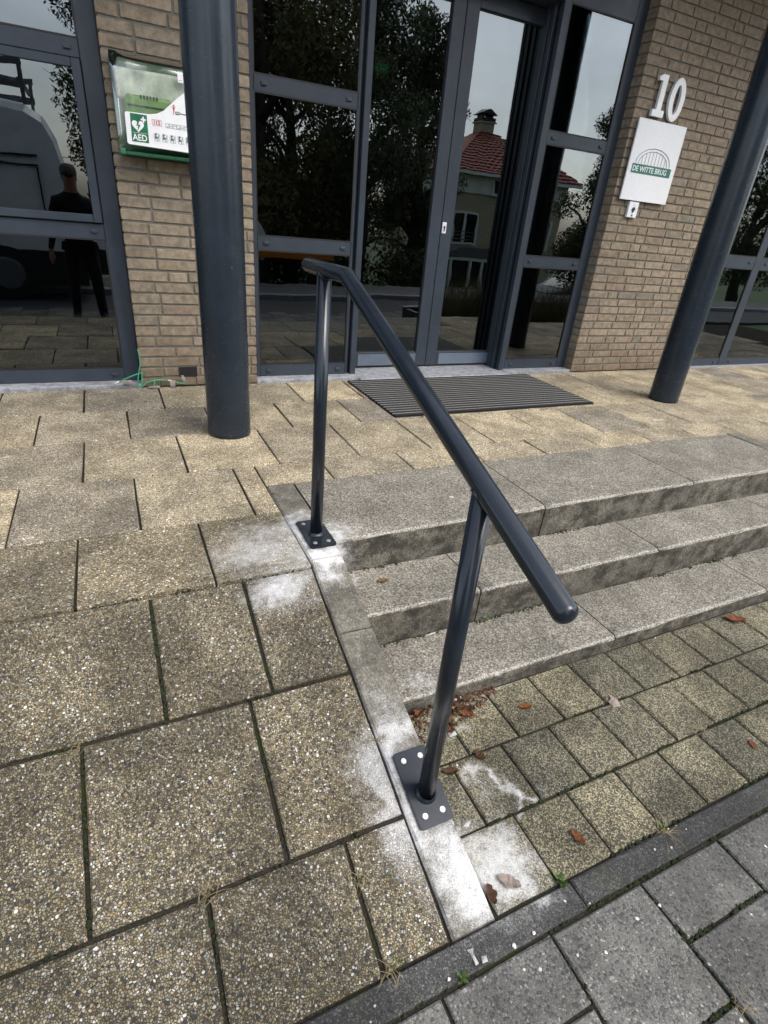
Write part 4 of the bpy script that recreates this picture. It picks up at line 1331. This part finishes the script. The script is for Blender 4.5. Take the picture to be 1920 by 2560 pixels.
def weed(x, y, z, n, size, label):
    bm = B()
    for i in range(n):
        a = random.uniform(0, 6.28); l = size * random.uniform(.5, 1.1); el = random.uniform(.25, 1.1)
        d = Vector((math.cos(a) * math.cos(el), math.sin(a) * math.cos(el), math.sin(el)))
        s = Vector((-math.sin(a), math.cos(a), 0))
        o = Vector((random.gauss(0, size * .12), random.gauss(0, size * .12), 0))
        pts = [o, o + d * l * .4 + s * l * .16, o + d * l * .75 + s * l * .15, o + d * l, o + d * l * .75 - s * l * .15, o + d * l * .4 - s * l * .16]
        bm.faces.new([bm.verts.new(p) for p in pts])
    tag(obj('weed', bm, 'weed_green', None, (x, y, z)), label, 'weed', 'small weeds')
weed(.785, .432, G, 20, .026, 'bright green weed where the dusted tile meets the dark kerb band')
weed(.469, .363, G, 14, .020, 'tiny green weed on the near edge of the kerb band')
weed(.352, .440, G, 8, .022, 'green blades beside the straw tuft at the ramp foot')
weed(2.425, 1.245, -.2838, 10, .020, 'tiny green weed at the foot of the middle riser')
weed(1.118, 1.253, -.2838, 6, .022, 'green sprout at the middle riser behind the lower post')
weed(1.13, .432, G, 9, .022, 'green sprout by the kerb band below the second row of tiles')
weed(.400, .575, ramp_z(.575), 5, .012, 'speck of green beside the kerb end on the ramp')

# ================================================================== THE STREET BEHIND THE CAMERA (seen in the glass)
def leaf_cloud(bm, blobs, n, size, rnd, droop=0.0):
    tot = sum(b[3] * b[4] * b[5] for b in blobs)
    for (x, y, z, rx__, ry__, rz__) in blobs:
        for i in range(int(n * rx__ * ry__ * rz__ / tot)):
            d = Vector((rnd.gauss(0, 1), rnd.gauss(0, 1), rnd.gauss(0, 1))).normalized() * (rnd.random() ** .42)
            c = Vector((x + d.x * rx__, y + d.y * ry__, z + d.z * rz__))
            s = size * rnd.uniform(.6, 1.4)
            a = Vector((rnd.uniform(-1, 1), rnd.uniform(-1, 1), rnd.uniform(-1, 1) - droop)).normalized()
            b = a.cross(Vector((rnd.uniform(-1, 1), rnd.uniform(-1, 1), rnd.uniform(-1, 1)))).normalized()
            bm.faces.new((bm.verts.new(c - a * s), bm.verts.new(c + b * s * .38), bm.verts.new(c + a * s), bm.verts.new(c - b * s * .38)))
def tree(x, y, z, h, r, mat, label, seed, n=14000, size=.055, dense=1.0, droop=0.0, nb=20):
    rnd = random.Random(seed)
    t = tag(empty('tree', (x, y, z)), label, 'tree', 'trees across the street')
    bm = B()
    tr = h * .022 + .03
    tube(bm, [(0, 0, -.1), (rnd.uniform(-.1, .1), rnd.uniform(-.1, .1), h * .3), (rnd.uniform(-.2, .2), rnd.uniform(-.2, .2), h * .62), (rnd.uniform(-.2, .2), rnd.uniform(-.2, .2), h * .95)], [tr * 1.3, tr, tr * .6, tr * .15], 9)
    blobs = []
    for i in range(nb):
        a = rnd.uniform(0, 6.28); q = rnd.random()
        zz = h * (.22 + .74 * q)
        rad = r * (math.sin(math.pi * (.18 + .76 * q)) ** .8) * rnd.uniform(.35, 1.0)
        ex, ey = math.cos(a) * rad, math.sin(a) * rad
        tube(bm, [(0, 0, zz - rad * .6 - .1), (ex * .5, ey * .5, zz - rad * .2), (ex, ey, zz)], [tr * .45, tr * .28, tr * .08], 5)
        br = r * rnd.uniform(.26, .5) * dense
        blobs.append((ex, ey, zz, br, br, br * rnd.uniform(.7, 1.3)))
        for j in range(3):
            o = Vector((rnd.gauss(0, 1), rnd.gauss(0, 1), rnd.gauss(0, .8))).normalized() * br * 1.5
            tube(bm, [(ex, ey, zz), (ex + o.x, ey + o.y, zz + o.z)], [tr * .10, tr * .02], 4)
    obj('trunk', bm, 'bark', t, (x, y, z))
    bm = B(); leaf_cloud(bm, blobs, n, size, rnd, droop)
    tag(obj('crown', bm, mat, t, (x, y, z)), kind='stuff')
tree(3.4, -7.0, -.9, 7.8, 1.9, 'foliage_yellow', 'dense olive-green tree reflected in the left sidelight', 1, 60000, .062, 1.2)
tree(6.4, -8.0, -1.2, 7.3, 1.55, 'foliage_grey', 'wispy grey-green tree reflected in the left door leaf', 2, 46000, .052, 1.1, .8, 44)
tree(4.9, -9.6, -1.5, 7.0, 1.5, 'foliage_grey', 'loose grey-green tree reflected between sidelight and left door leaf', 12, 26000, .05, 1.1, .8, 34)
tree(8.45, -8.6, -1.3, 7.4, 1.05, 'foliage_grey', 'tall wispy tree reflected at the right of the left door leaf', 22, 26000, .05, 1.1, .8, 40)
tree(14.9, -8.5, -1.3, 5.9, 1.5, 'foliage_dark', 'dark tree reflected in the right sidelight', 3, 26000, .05)
tree(22.5, -8.0, -1.2, 6.8, 2.6, 'foliage_dark', 'broad dark tree reflected in the right window', 4, 36000, .06)
tree(27.5, -7.0, -1.0, 7.5, 2.2, 'foliage_dark', 'tall dark tree reflected at the far right of the right window', 5, 20000, .065)
tree(.9, -8.6, -1.3, 7.2, 1.5, 'foliage_dark', 'dark tree reflected at the top of the left window', 6, 26000, .048)
# hedge below the trees
bm = B()
rnd = random.Random(5)
leaf_cloud(bm, [(2.4 + i * .75, -6.6 - (i % 3) * .5, -.35, .6, .5, .85) for i in range(9)], 16000, .06, rnd)
hedge = tag(empty('hedge', (5, -6.6, -.8)), 'dark leafy hedge below the trees reflected in the entrance', 'hedge')
tag(obj('foliage', bm, 'foliage_dark', hedge), kind='stuff')
bm = B()
for i in range(9): tube(bm, [(2.4 + i * .75, -6.6 - (i % 3) * .5, -1.3), (2.4 + i * .75, -6.6 - (i % 3) * .5, -.2)], [.03, .015], 5)
obj('stems', bm, 'bark', hedge)
# planter with ornamental grass
pl = tag(empty('planter', (6.0, .6, G)), 'low concrete-edged bed of tall ornamental grass reflected in the doors', 'planter')
bm = B()
for q in ((4.1, 8.6, .82, .90, G - .05, G + .16), (4.1, 8.6, -.42, -.34, G - .05, G + .16), (4.1, 4.18, -.34, .82, G - .05, G + .16), (8.52, 8.6, -.34, .82, G - .05, G + .16)): box(bm, *q, .004)
obj('edging', bm, 'van_black', pl)
bm = B(); box(bm, 4.08, 8.62, .80, .92, G + .161, G + .185, .004); box(bm, 4.08, 8.62, -.44, -.32, G + .161, G + .185, .004)
obj('coping', bm, 'sill_stone', pl)
bm = B(); box(bm, 4.18, 8.52, -.34, .82, G - .04, G + .10)
obj('soil', bm, 'litter_soil', pl)
bm = B()
for i in range(5200):
    x = rnd.uniform(4.3, 8.4); y = rnd.uniform(-.25, .65); a = rnd.uniform(0, 6.28); h = rnd.uniform(.25, .75); sp = rnd.uniform(.05, .35)
    d = Vector((math.cos(a), math.sin(a), 0)); s = Vector((-d.y, d.x, 0)) * .004
    prev = None
    for k in range(4):
        t = k / 3
        p = Vector((x, y, G + .09)) + d * sp * t ** 1.6 + Vector((0, 0, h * (t - .15 * t * t)))
        cur = (bm.verts.new(p - s * (1 - t * .8)), bm.verts.new(p + s * (1 - t * .8)))
        if prev: bm.faces.new((prev[0], prev[1], cur[1], cur[0]))
        prev = cur
tag(obj('grass_blades', bm, 'foliage_yellow', pl), kind='stuff')

# --- vans
def van(x1, ynear, label, length=4.6, width=1.9, z0=G, h=2.25, rack=True, flip=1):
    v = tag(empty('panel_van', (x1, ynear, z0)), label, 'van', 'parked white vans')
    def X(d): return x1 - flip * d
    prof = [(.13, .26), (.06, .55), (.10, 1.25), (.22, 1.95), (.30, 2.12), (.48, 2.22), (length - 1.5, 2.22), (length - 1.15, 2.08), (length - .75, 1.42), (length - .12, 1.12), (length, .95), (length, .35), (length - .1, .26)]
    bm = B()
    rings = []
    for (t, ins) in ((0, .10), (.05, .02), (.12, 0), (.88, 0), (.95, .02), (1, .10)):
        ring = []
        for (d, z) in prof:
            tum = max(0, z - 1.1) * .09
            yy = ynear - (width * t)
            yy += (-tum if t < .5 else tum)
            zz = z - (ins if z > 1.9 else 0)
            ring.append(bm.verts.new((X(d), yy, z0 + zz * h / 2.22)))
        rings.append(ring)
    m = len(prof)
    for a, b in zip(rings[:-1], rings[1:]):
        for j in range(m):
            bm.faces.new((a[j], a[(j + 1) % m], b[(j + 1) % m], b[j]))
    bm.faces.new(rings[0]); bm.faces.new(rings[-1][::-1])
    obj('body', bm, 'van_white', v)
    bm = B(); box(bm, min(X(.05), X(length)), max(X(.05), X(length)), ynear - .06, ynear + .02, z0 + .22, z0 + .62, .01)
    obj('dark_paint_and_shade', bm, 'van_black', v)  # black strip takes in dark lower paint and the shadow there, as colour
    bm = B(); box(bm, min(X(.0), X(.12)), max(X(.0), X(.12)), ynear - width + .03, ynear - .061, z0 + .28, z0 + .62, .02)
    obj('bumper', bm, 'van_black', v)
    bm = B()
    for zz, yo in ((1.66, -.036), (1.56, -.028)): box(bm, min(X(.42), X(length - 1.6)), max(X(.42), X(length - 1.6)), ynear + yo - .03, ynear + yo + .006, z0 + zz, z0 + zz + .018)
    for d in (.42, 1.9): box(bm, min(X(d), X(d + .015)), max(X(d), X(d + .015)), ynear - .05, ynear + .004, z0 + .66, z0 + 1.55)
    obj('panel_seam', bm, 'van_black', v)
    for d in (.98, length - .85):
        for yy in (ynear - .10, ynear - width + .12):
            bm = B(); tube(bm, [(X(d), yy - .10, z0 + .33), (X(d), yy + .125, z0 + .33)], .33, 28)
            w = obj('wheel', bm, 'van_black', v)
            bm = B(); tube(bm, [(X(d), yy + .1255, z0 + .33), (X(d), yy + .14, z0 + .33)], [.2, .17], 20)
            obj('rim', bm, 'lead_grey', w)
    bm = B(); box(bm, min(X(length - .95), X(length - 1.5)), max(X(length - .95), X(length - 1.5)), ynear - .05, ynear + .002, z0 + 1.25, z0 + 1.75, .01)
    obj('side_window', bm, 'car_glass', v)
    bm = B(); box(bm, min(X(.02), X(.08)), max(X(.02), X(.08)), ynear - .17, ynear - .07, z0 + .75, z0 + 1.25, .01)
    obj('tail_light', bm, 'print_red', v)
    if rack:
        bm = B()
        for yy in (ynear - .22, ynear - width + .22):
            for zz in (2.34, 2.55): box(bm, min(X(.42), X(length - 1.6)), max(X(.42), X(length - 1.6)), yy - .02, yy + .02, z0 + zz, z0 + zz + .06)
            for d in (.45, 1.25, 2.05, 2.85): box(bm, X(d) - .02, X(d) + .02, yy - .018, yy + .018, z0 + 2.20, z0 + 2.56)
        for d in (.47, 1.6, 2.75): box(bm, X(d) - .02, X(d) + .02, ynear - width + .24, ynear - .24, z0 + 2.41, z0 + 2.45)
        obj('roof_rack', bm, 'lead_grey', v)
van(-.14, -1.75, 'white panel van with roof rack reflected in the left window', z0=G - .004, h=2.22)
van(-.16, -5.1, 'second white van further back, its side reflected right of the roof rack', length=3.2, h=2.6, rack=False, flip=-1, z0=-.56)

# --- parked car
def car(x, y, z0, label):
    c = tag(empty('parked_car', (x, y, z0)), label, 'car')
    L, W = 4.1, 1.7
    bm = B()
    side = [(-2.05, .30), (-2.05, .70), (-1.95, .86), (-.95, .96), (-.25, 1.42), (.75, 1.46), (1.5, 1.30), (1.95, .98), (2.05, .80), (2.05, .32)]
    rings = []
    for yy, k in ((-W / 2, .94), (-W / 2 + .1, 1), (W / 2 - .1, 1), (W / 2, .94)):
        ring = []
        for (d, z) in side:
            ins = (z - .9) * .35 if z > .95 else 0
            ring.append(bm.verts.new((d * (1 if k == 1 else .985), yy * (1 - ins / (W / 2) * .8), z * (1 if k == 1 else .985))))
        rings.append(ring)
    m = len(side)
    for a, b in zip(rings[:-1], rings[1:]):
        for j in range(m): bm.faces.new((a[j], a[(j + 1) % m], b[(j + 1) % m], b[j]))
    bm.faces.new(rings[0]); bm.faces.new(rings[-1][::-1])
    obj('body', bm, 'car_silver', c, (x, y, z0))
    bm = B()
    prism(bm, [(-.85, .97), (-.28, 1.36), (.70, 1.40), (1.35, 1.26), (1.55, 1.0)], 'y', W / 2 - .16, W / 2 - .03)
    prism(bm, [(-.85, .97), (-.28, 1.36), (.70, 1.40), (1.35, 1.26), (1.55, 1.0)], 'y', -W / 2 + .03, -W / 2 + .16)
    obj('side_glass', bm, 'car_glass', c, (x, y, z0))
    bm = B(); prism(bm, [(-.93, .985), (-.90, 1.005), (-.27, 1.415), (-.26, 1.38)], 'y', -.6, .6)
    obj('windscreen', bm, 'car_glass', c, (x, y, z0))
    for d in (-1.28, 1.28):
        for yy in (-.72, .72):
            bm = B(); tube(bm, [(d, yy - .1, .30), (d, yy + .1, .30)], .30, 24)
            w = obj('wheel', bm, 'van_black', c, (x, y, z0))
            bm = B(); s = 1 if yy > 0 else -1; tube(bm, [(d, yy + .101 * s, .30), (d, yy + .115 * s, .30)], [.2, .18], 16)
            obj('rim', bm, 'steel', w, (x, y, z0))
    for yy in (-.6, .6):
        bm = B(); box(bm, -2.07, -1.98, yy - .16, yy + .16, .62, .76, .02)
        obj('headlight', bm, 'sign_white', c, (x, y, z0))
car(15.7, -9.6, -1.6, 'silver hatchback reflected low in the right sidelight')

# --- orange barrier
ob = tag(empty('road_barrier', (3.4, -5.0, -.5)), 'orange plank barrier reflected in the left sidelight below the trees', 'barrier')
bm = B(); box(bm, 2.7, 4.5, -5.03, -5.0, .10, .22, .004)
obj('plank', bm, 'orange_paint', ob)
for x in (2.9, 4.3):
    bm = B(); box(bm, x - .04, x + .04, -5.07, -5.031, -.6, .26, .004)
    obj('post', bm, 'bark', ob)

# --- house with the red hipped roof
hs0 = tag(empty('detached_house', (17.5, -16, -2.25)), 'two-storey yellow brick house with red hipped tile roof reflected in the right door', 'house')
HZ = -2.25
bm = B(); box(bm, 14.05, 19.9, -22.8, -16, HZ, 2.32)
obj('wall', bm, 'yellow_brick', hs0)
bm = B(); box(bm, 13.9, 20.0, -22.95, -15.9, 2.321, 3.10)
obj('upper_wall', bm, 'white_render', hs0)
bm = B()
ex0, ex1, ey0, ey1, ez, ap = 13.4, 20.4, -23.4, -15.5, 3.10, (17.45, -19.4, 5.05)
vb = [bm.verts.new(p) for p in ((ex0, ey0, ez), (ex1, ey0, ez), (ex1, ey1, ez), (ex0, ey1, ez))]
vt = [bm.verts.new(p) for p in ((17.0, -19.9, 5.0), (17.9, -19.9, 5.0), (17.9, -19.0, 5.0), (17.0, -19.0, 5.0))]
bm.faces.new(vb)
for k in range(4): bm.faces.new((vb[k], vb[(k + 1) % 4], vt[(k + 1) % 4], vt[k]))
bm.faces.new(vt)
roof = obj('roof', bm, 'roof_tile', hs0)
# rows of roof tiles on the slope that faces the street
nr = 15
for i in range(nr):
    t0 = i / nr
    xa = ex0 + (17.0 - ex0) * t0; xb = ex1 + (17.9 - ex1) * t0
    ya = ey1 + (-19.0 - ey1) * t0; za = ez + (5.0 - ez) * t0
    t1 = min(1, (i + 1.15) / nr)
    yb = ey1 + (-19.0 - ey1) * t1; zb = ez + (5.0 - ez) * t1
    bm = B()
    nseg = int((xb - xa) / .14)
    top, bot = [], []
    for k in range(nseg + 1):
        x = xa + (xb - xa) * k / nseg
        wv = .025 * math.sin(k * math.pi)  + (.03 if k % 2 else 0)
        bot.append(bm.verts.new((x, ya + .02, za + .045 + wv)))
        top.append(bm.verts.new((x + (17.45 - x) * (t1 - t0) / (1.0001 - t0), yb, zb + .015 + wv * .4)))
    lowv = [bm.verts.new((v.co.x, v.co.y - .01, v.co.z - .05)) for v in bot]
    for k in range(nseg):
        bm.faces.new((bot[k], bot[k + 1], top[k + 1], top[k]))
        bm.faces.new((lowv[k], lowv[k + 1], bot[k + 1], bot[k]))
    obj('tile_row', bm, 'roof_tile', roof)
bm = B(); box(bm, 17.05, 17.75, -19.8, -19.1, 4.9, 5.35); box(bm, 16.98, 17.82, -19.87, -19.03, 5.351, 5.42)
obj('chimney', bm, 'yellow_brick', roof)
bm = B(); box(bm, 17.02, 17.78, -19.83, -19.07, 5.421, 5.60); box(bm, 17.1, 17.2, -19.7, -19.2, 5.60, 5.75); box(bm, 17.6, 17.7, -19.7, -19.2, 5.60, 5.75)
prism(bm, [(16.95, 5.75), (17.85, 5.75), (17.4, 5.98)], 'y', -19.9, -19.0)
obj('chimney_cap', bm, 'van_black', roof)
bm = B(); box(bm, ex0, ex1, -15.62, -15.44, 2.98, 3.10)
obj('gutter', bm, 'house_frame', hs0)
def hwin(x0, x1, z0, z1, y, ml, rail_=False):
    bm = B(); f = .09
    box(bm, x0 - f, x1 + f, y, y + .06, z0 - f, z0); box(bm, x0 - f, x1 + f, y, y + .06, z1, z1 + f)
    box(bm, x0 - f, x0, y, y + .06, z0, z1); box(bm, x1, x1 + f, y, y + .06, z0, z1)
    for m_ in ml: box(bm, m_ - .06, m_ + .06, y + .001, y + .059, z0, z1)
    w = obj('window', bm, 'house_frame', hs0)
    bm = B(); box(bm, x0, x1, y - .0, y + .02, z0, z1)
    obj('pane', bm, 'car_glass', w)
    if rail_:
        bm = B()
        for zz in (.1, .25, .4): box(bm, x0, x1, y + .07, y + .09, z0 + zz, z0 + zz + .03)
        obj('rail', bm, 'lead_grey', w)
hwin(14.30, 15.45, .38, 1.46, -15.99, [14.80], True)
hwin(16.1, 17.0, 2.38, 2.9, -15.895, [16.75])
hwin(18.2, 19.4, .38, 1.46, -15.99, [18.8])
# bay with its lead roof
bm = B(); box(bm, 13.3, 17.2, -15.99, -15.05, HZ, -1.42)
obj('bay_wall', bm, 'yellow_brick', hs0)
bm = B()
prism(bm, [(13.1, -.20), (17.4, -.20), (16.3, .18), (14.2, .18)], 'y', -15.98, -14.95)
obj('bay_roof', bm, 'lead_grey', hs0)
bm = B(); box(bm, 13.2, 17.3, -15.15, -14.98, -.33, -.201)
for x in (13.32, 13.86, 14.78, 15.49, 16.14, 17.1): box(bm, x - .07, x + .07, -15.12, -15.0, -1.419, -.331)
obj('bay_frame', bm, 'house_frame', hs0)
bm = B(); box(bm, 13.34, 17.1, -15.2, -15.125, -1.418, -.331)
obj('bay_glass', bm, 'car_glass', hs0)

# --- the man who stands with the camera (mirrored in the left window)
def person():
    px_, py_ = -.20, -.34
    J = {}
    verts, edges, rad = [], [], []
    def v(name, x, y, z, rx__, ry__=None, par=None):
        J[name] = len(verts)
        verts.append((px_ + x, py_ + y, G + z)); rad.append((rx__, ry__ or rx__))
        if par: edges.append((J[par], J[name]))
    # coordinates from the feet up; he faces +y
    v('pelvis', 0, 0, .82, .135, .105)
    v('waist', 0, 0, .96, .125, .095, 'pelvis')
    v('chest', 0, 0, 1.13, .150, .105, 'waist')
    v('upper', 0, 0, 1.24, .155, .10, 'chest')
    v('neck', 0, .01, 1.315, .066, .066, 'upper')
    v('jaw', 0, .03, 1.375, .066, .078, 'neck')
    v('head', 0, .025, 1.455, .080, .098, 'jaw')
    v('crown', 0, .015, 1.515, .058, .074, 'head')
    for s, n in ((-1, 'l'), (1, 'r')):
        v(n + 'hip', s * .085, 0, .76, .088, .092, 'pelvis')
        v(n + 'knee', s * .115, .02, .42, .060, .064, n + 'hip')
        v(n + 'ankle', s * .135, 0, .09, .042, .048, n + 'knee')
        v(n + 'ball', s * .150, .10, .04, .044, .034, n + 'ankle')
        v(n + 'toe', s * .155, .17, .035, .036, .028, n + 'ball')
    v('lsh', -.165, 0, 1.225, .062, .062, 'upper')
    v('lelb', -.235, -.01, .98, .046, .048, 'lsh')
    v('lwr', -.285, .05, .77, .032, .030, 'lelb')
    v('lpalm', -.295, .075, .70, .034, .020, 'lwr')
    v('rsh', .165, 0, 1.225, .062, .062, 'upper')
    v('relb', .235, .10, 1.03, .046, .048, 'rsh')
    v('rwr', .215, .265, 1.22, .032, .030, 'relb')
    v('rpalm', .205, .300, 1.285, .030, .022, 'rwr')
    me = bpy.data.meshes.new('body')
    me.from_pydata(verts, edges, [])
    o = bpy.data.objects.new('body', me)
    COL.objects.link(o)
    o.modifiers.new('skin', 'SKIN')
    sv = me.skin_vertices[0].data
    for i, r in enumerate(rad): sv[i].radius = r
    for s in sv: s.use_root = False
    sv[0].use_root = True
    ss = o.modifiers.new('sub', 'SUBSURF'); ss.levels = 2; ss.render_levels = 2
    dg = bpy.context.evaluated_depsgraph_get()
    full = bpy.data.meshes.new_from_object(o.evaluated_get(dg))
    bpy.data.objects.remove(o)
    full.materials.clear()
    for m in ('cloth_black', 'skin', 'shoe_brown'): full.materials.append(MATS[m])
    for p in full.polygons:
        c = p.center; z = c.z - G
        mi = 0
        if z > 1.315 and abs(c.x - px_) < .13: mi = 1
        elif c.x - px_ < -.25 and z < .765: mi = 1
        elif c.x - px_ > .17 and z > 1.235 and c.y - py_ > .22: mi = 1
        elif z < .085: mi = 2
        p.material_index = mi; p.use_smooth = True
    root = tag(empty('person', (px_, py_, G)), 'person in black clothes and a dark cap reflected in the left window, one arm hanging', 'person')
    body = link(bpy.data.objects.new('body', full), root, (0, 0, 0))
    # fingers of both hands, nose, ears
    bm = B()
    base = Vector((px_ - .297, py_ + .080, G + .685))
    for i, (dx, ln) in enumerate(((-.024, .062), (-.008, .072), (.008, .068), (.022, .052))):
        b0 = base + Vector((dx * .5, dx * .8 + .01, 0))
        tube(bm, [b0 + Vector((0, 0, .02)), b0 + Vector((0, .006, -ln * .45)), b0 + Vector((.006, .004, -ln))], [.0095, .0088, .0065], 8, 'round')
    tube(bm, [base + Vector((.02, .02, .035)), base + Vector((.035, .04, .0)), base + Vector((.033, .046, -.03))], [.011, .0098, .0075], 8, 'round')
    obj('left_fingers', bm, 'skin', body)
    bm = B()
    base = Vector((px_ + .205, py_ + .310, G + 1.30))
    for i, dz in enumerate((0, .017, .033, .048)):
        tube(bm, [base + Vector((0, -.005, dz - .012)), base + Vector((.014, .010, dz)), base + Vector((.008, .024, dz + .006)), base + Vector((-.016, .026, dz + .006))], [.009, .009, .0082, .0065], 8, 'round')
    tube(bm, [base + Vector((-.012, -.02, -.015)), base + Vector((-.035, -.012, .005)), base + Vector((-.045, .0, .025))], [.011, .0095, .0075], 8, 'round')
    obj('right_fingers', bm, 'skin', body)
    bm = B()
    hc = Vector((px_, py_, G))
    prism(bm, [(hc.y + .095, hc.z + 1.47), (hc.y + .138, hc.z + 1.432), (hc.y + .128, hc.z + 1.422), (hc.y + .095, hc.z + 1.425)], 'x', hc.x - .012, hc.x + .012)
    for s in (-1, 1): box(bm, hc.x + s * .070 - .008, hc.x + s * .070 + .008, hc.y + .0, hc.y + .035, hc.z + 1.42, hc.z + 1.475, .006)
    box(bm, hc.x - .022, hc.x + .022, hc.y + .092, hc.y + .104, hc.z + 1.392, hc.z + 1.400, .002)
    obj('face_features', bm, 'skin', body)
    bm = B()
    for s in (-1, 1): tube(bm, [hc + Vector((s * .028, .098, 1.458)), hc + Vector((s * .028, .111, 1.458))], .009, 10)
    obj('eyes', bm, 'car_glass', body)
    bm = B()
    prev = None
    for k, (rr_, zz) in enumerate(((1.03, 1.468), (1.06, 1.50), (1.0, 1.535), (.75, 1.562), (.3, 1.572))):
        ring = [bm.verts.new(hc + Vector((.080 * rr_ * math.cos(a), .018 + .098 * rr_ * math.sin(a), zz))) for a in [2 * math.pi * q / 24 for q in range(24)]]
        if prev:
            for q in range(24):
                f = bm.faces.new((prev[q], prev[(q + 1) % 24], ring[(q + 1) % 24], ring[q])); f.smooth = True
        prev = ring
    bm.faces.new(prev)
    prism(bm, [(hc.x - .07, hc.y + .085), (hc.x + .07, hc.y + .085), (hc.x + .055, hc.y + .165), (hc.x, hc.y + .185), (hc.x - .055, hc.y + .165)], 'z', hc.z + 1.476, hc.z + 1.486)
    obj('cap', bm, 'cloth_cap', root)
    bm = B()
    prev = None
    for k in range(4):
        zz = .84 - k * .03
        ring = [bm.verts.new(hc + Vector(((.175 + .004 * k) * math.cos(a), (.145 + .004 * k) * math.sin(a), zz))) for a in [2 * math.pi * q / 28 for q in range(28)]]
        if prev:
            for q in range(28): bm.faces.new((prev[q], prev[(q + 1) % 28], ring[(q + 1) % 28], ring[q]))
        prev = ring
    bmesh.ops.solidify(bm, geom=list(bm.faces), thickness=.006)
    obj('jacket_hem', bm, 'cloth_black', root)
    # phone held just behind the lens
    bm = B(); box(bm, -.030, .042, -.034, -.024, .935, 1.085, .004, 2)
    tag(obj('phone', bm, 'van_black'), 'black phone held up by the person reflected in the left window', 'phone')
person()
print('bricks as parts', NB[0])
